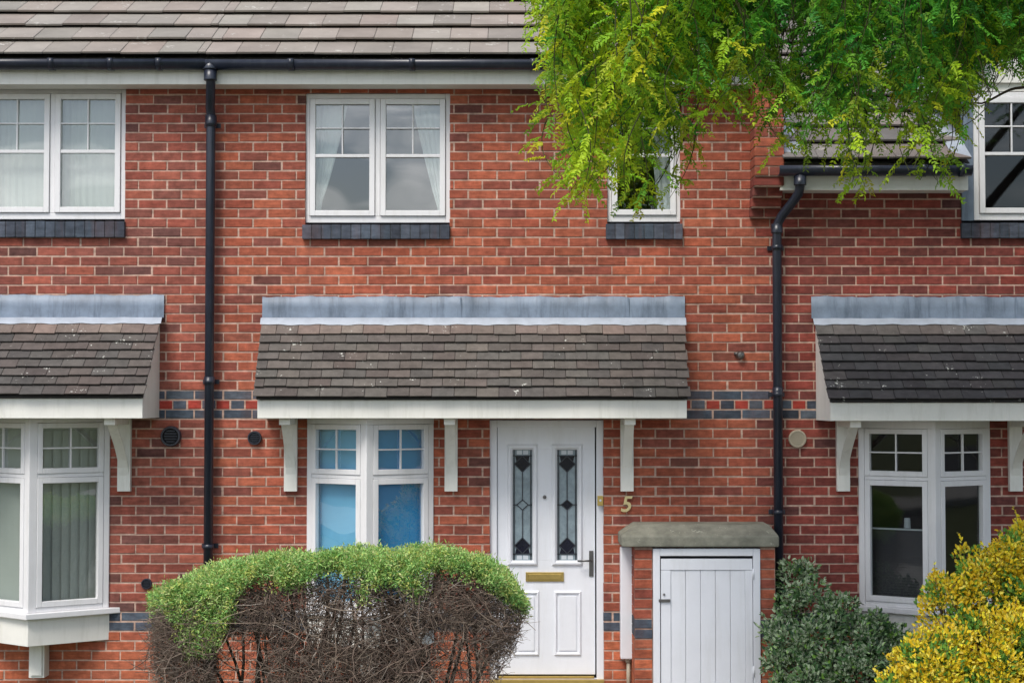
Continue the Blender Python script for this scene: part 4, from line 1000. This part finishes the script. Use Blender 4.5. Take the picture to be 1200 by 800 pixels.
# ---- leafy shrubs built from many small leaves on lumpy mounds
def shrub(name, label, base, lumps, n, size, pal, wts, edge_mix, m, sprigs=0, spr_len=.1, upright=.4, yellow=None, clumps=9):
    e = empty(name, base, label, 'shrub'); bs, ds, cs, sz, pool = [], [], [], [], []
    big = lumps; lumps = [(a, b, c, r * .80) for a, b, c, r in big]
    for (a, b, c, r) in big:                      # each bough ends in a handful of separate leaf clumps
        for _ in range(clumps):
            q = unit(rng.normal(size=3) + np.array([0, -.35, .35])); lumps.append((a + q[0] * r * .80, b + q[1] * r * .68, c + q[2] * r * .78, r * rng.uniform(.22, .42)))
    tot = sum(r[3] ** 2 for r in lumps); pal = np.array(pal)
    for (lx, ly, lz, r) in lumps:
        k = int(n * r * r / tot); a = unit(rng.normal(size=(k, 3))); rad = r * (1 - .45 * rng.random(k) ** 2.2)
        wob = 1 + .16 * np.sin(a[:, 0] * 7 + lx * 9) * np.sin(a[:, 2] * 8 + lz * 5) + .08 * np.sin(a[:, 1] * 15)
        p = np.array([lx, ly, lz]) + a * (rad * wob)[:, None] * np.array([1, .85, .95]); keep = p[:, 2] > .0
        p, a = p[keep], a[keep]; k = len(p)
        bs.append(p); ds.append(a + rng.normal(0, .55, a.shape) + np.array([0, 0, upright]))
        ci = rng.choice(len(pal), k, p=wts)
        if yellow is not None:                    # young golden growth on the outside, older green leaves within and in patches
            pat = np.sin(p[:, 0] * 11 + 1) * np.sin(p[:, 2] * 13 + p[:, 1] * 7) + .5 * np.sin(p[:, 0] * 23 + p[:, 2] * 19)
            prob = np.clip(.97 - .72 * (pat > .42) - .9 * np.clip((.86 - rad[keep] / r) * 3.2, 0, 1), .05, 1)
            ci = np.where(rng.random(k) < prob, rng.choice(yellow, k), rng.choice([i for i in range(len(pal)) if i not in yellow], k))
        cs.append(pal[ci] * rng.uniform(.78, 1.2, (k, 1))); sz.append(rng.uniform(.7, 1.25, k) * size)
    tw = []
    for _ in range(sprigs):                       # shoots standing out of the mound, leaves along them
        lx, ly, lz, r = lumps[rng.choice(len(lumps), p=np.array([l[3] ** 2 for l in lumps]) / tot)]
        a = rng.normal(size=3); a[2] = abs(a[2]) * .9 + .1; a /= np.linalg.norm(a); s0 = np.array([lx, ly, lz]) + a * r * .92 * np.array([1, .85, .95]); dr_ = unit(a + np.array([0, 0, .6]) + rng.normal(0, .25, 3)); ln = spr_len * rng.uniform(.5, 1.3)
        t = np.linspace(0, 1, 5)[:, None]; tw.append(s0 - dr_ * ln * .5 + dr_ * ln * 1.5 * t); k = 12
        s = rng.random(k)[:, None]; bs.append(s0 + dr_ * ln * s); ds.append(dr_ * .7 + rng.normal(0, .7, (k, 3))); ci = rng.choice(yellow if yellow is not None else len(pal), k); cs.append(pal[ci] * rng.uniform(.85, 1.25, (k, 1))); sz.append(np.full(k, size) * rng.uniform(.6, 1.1, k))
    bs, ds, cs, sz = map(np.concatenate, (bs, ds, cs, sz)); ed = cs.copy()
    if edge_mix is not None:
        sel = rng.random(len(bs)) < edge_mix[1]; ed[sel] = np.array(edge_mix[0]) * rng.uniform(.7, 1.15, (sel.sum(), 1))
    V, Fq, C = leaves(bs, ds, rng.normal(size=bs.shape) * .6 + np.array([-.3, -.8, .7]), sz, sz * .52, cs, ed); np_mesh('foliage', V, Fq, np.clip(C, 0, .85), m, e)
    st = MB()
    for (lx, ly, lz, r) in big:
        for k in range(3):
            a = Vector((base[0] + (lx - base[0]) * .3 + rng.normal(0, .05), base[1] + (ly - base[1]) * .3, -.02)); b = Vector((lx + rng.normal(0, r * .3), ly + rng.normal(0, r * .3), lz + rng.normal(0, r * .3)))
            mid_ = a.lerp(b, .5) + Vector((rng.normal(0, .04), rng.normal(0, .04), 0)); st.tube([a, mid_, b], .012, 6, None, True, .005)
    st.build('stems', M['bark'], e)
    if tw: V, Fq, C = tubes_np(np.array(tw), np.linspace(.003, .0015, 5)[None].repeat(len(tw), 0), np.full((len(tw), 3), .08)); np_mesh('shoots', V, Fq, C, M['twig'], e)
    return e
def lump(px, py, d, rpx): p = P(px, py, d); return (p.x, p.y, p.z, rpx * (D - d) / F)
L1 = [lump(932, 682, .35, 27), lump(945, 715, .5, 36), lump(985, 722, .6, 28), lump(1012, 752, .7, 34), lump(958, 758, .7, 46), lump(1040, 760, .75, 30), lump(926, 785, .75, 30), lump(1000, 800, .9, 50), lump(945, 825, .9, 45), lump(1050, 800, .9, 30), lump(1055, 768, .8, 26), lump(1022, 738, .7, 22), lump(914, 748, .62, 22)]
shrub('variegated_shrub', 'silvery green variegated shrub between the meter cupboard and right bay', (X(965, .7), -.7, 0), L1, 12500, .036,
      [(.085, .19, .065), (.13, .25, .085), (.25, .39, .18), (.44, .54, .34), (.04, .09, .04), (.25, .48, .08)], [.26, .25, .19, .11, .13, .06], ((.64, .70, .50), .45), M['gloss'], 60, .09)
c0 = P(919, 650, .12); vine = [lump(922, 665, .3, 14), lump(918, 680, .3, 14), lump(950, 672, .35, 10), lump(985, 680, .4, 12)]
L2 = [lump(1160, 690, 2.0, 52), lump(1115, 725, 2.1, 48), lump(1190, 668, 2.0, 46), lump(1235, 680, 2.0, 70), lump(1150, 760, 2.3, 60), lump(1090, 775, 2.3, 38), lump(1210, 760, 2.3, 60), lump(1100, 810, 2.4, 60), lump(1170, 830, 2.4, 70), lump(1250, 800, 2.3, 80), lump(1062, 812, 2.35, 22), lump(1150, 702, 2.0, 42), lump(1215, 705, 2.1, 45), lump(1100, 695, 2.0, 22)]
shrub('golden_shrub', 'bright yellow leafy shrub in the lower right in front of the right bay', (X(1160, 2.2), -2.2, 0), L2, 38000, .030,
      [(.85, .62, .022), (.85, .68, .04), (.83, .54, .02), (.85, .68, .10), (.13, .31, .045), (.09, .23, .04), (.22, .40, .05)], [.25, .25, .2, .1, .1, .05, .05], None, M['petal'], 260, .11, .9, [0, 1, 2, 3])

# ================================================================== LIGHT
EL = R(55)                            # sun high in front of the facade, left of the camera axis
w = bpy.data.worlds.new('World'); scn.world = w; w.use_nodes = True; t = w.node_tree; L = t.links.new
bg = t.nodes['Background']; sky = N(t, 'ShaderNodeTexSky', sky_type='NISHITA', sun_disc=False, sun_elevation=EL, air_density=1.0, dust_density=2.0)
sdir = Vector((-.42, -.80, 0)).normalized(); sky.sun_rotation = math.atan2(sdir.x, sdir.y)
hs = N(t, 'ShaderNodeHueSaturation', Saturation=.26, Value=1.85); L(sky.outputs[0], hs.inputs['Color'])
hb = N(t, 'ShaderNodeHueSaturation', Saturation=1.05, Value=.95); L(sky.outputs[0], hb.inputs['Color'])
tc = N(t, 'ShaderNodeTexCoord'); mp = N(t, 'ShaderNodeMapping'); mp.inputs['Scale'].default_value = (1, 1, 3.2); L(tc.outputs['Generated'], mp.inputs['Vector'])
cn = N(t, 'ShaderNodeTexNoise', Scale=8.0, Detail=8.0, Roughness=.55); L(mp.outputs[0], cn.inputs['Vector'])
cr = ramp(t, [(.44, (0, 0, 0)), (.64, (1, 1, 1))]); L(cn.outputs['Fac'], cr.inputs['Fac'])
mx = N(t, 'ShaderNodeMix', data_type='RGBA'); L(cr.outputs[0], mx.inputs[0]); L(hb.outputs[0], mx.inputs[6]); L(hs.outputs[0], mx.inputs[7]); L(mx.outputs[2], bg.inputs['Color'])
bg.inputs['Strength'].default_value = .108
sl = bpy.data.lights.new('sun', 'SUN'); sl.energy = 1.9; sl.angle = R(22); sl.color = (1, .95, .88); so = bpy.data.objects.new('sun', sl); col.objects.link(so)
sv = Vector((sdir.x * math.cos(EL), sdir.y * math.cos(EL), math.sin(EL))); so.rotation_euler = sv.to_track_quat('Z', 'Y').to_euler(); so.location = (-6, -12, 12)
vs_ = scn.view_settings; vs_.view_transform = 'Standard'; vs_.look = 'None'; vs_.exposure = 0.6; vs_.gamma = 1; vs_.use_curve_mapping = False
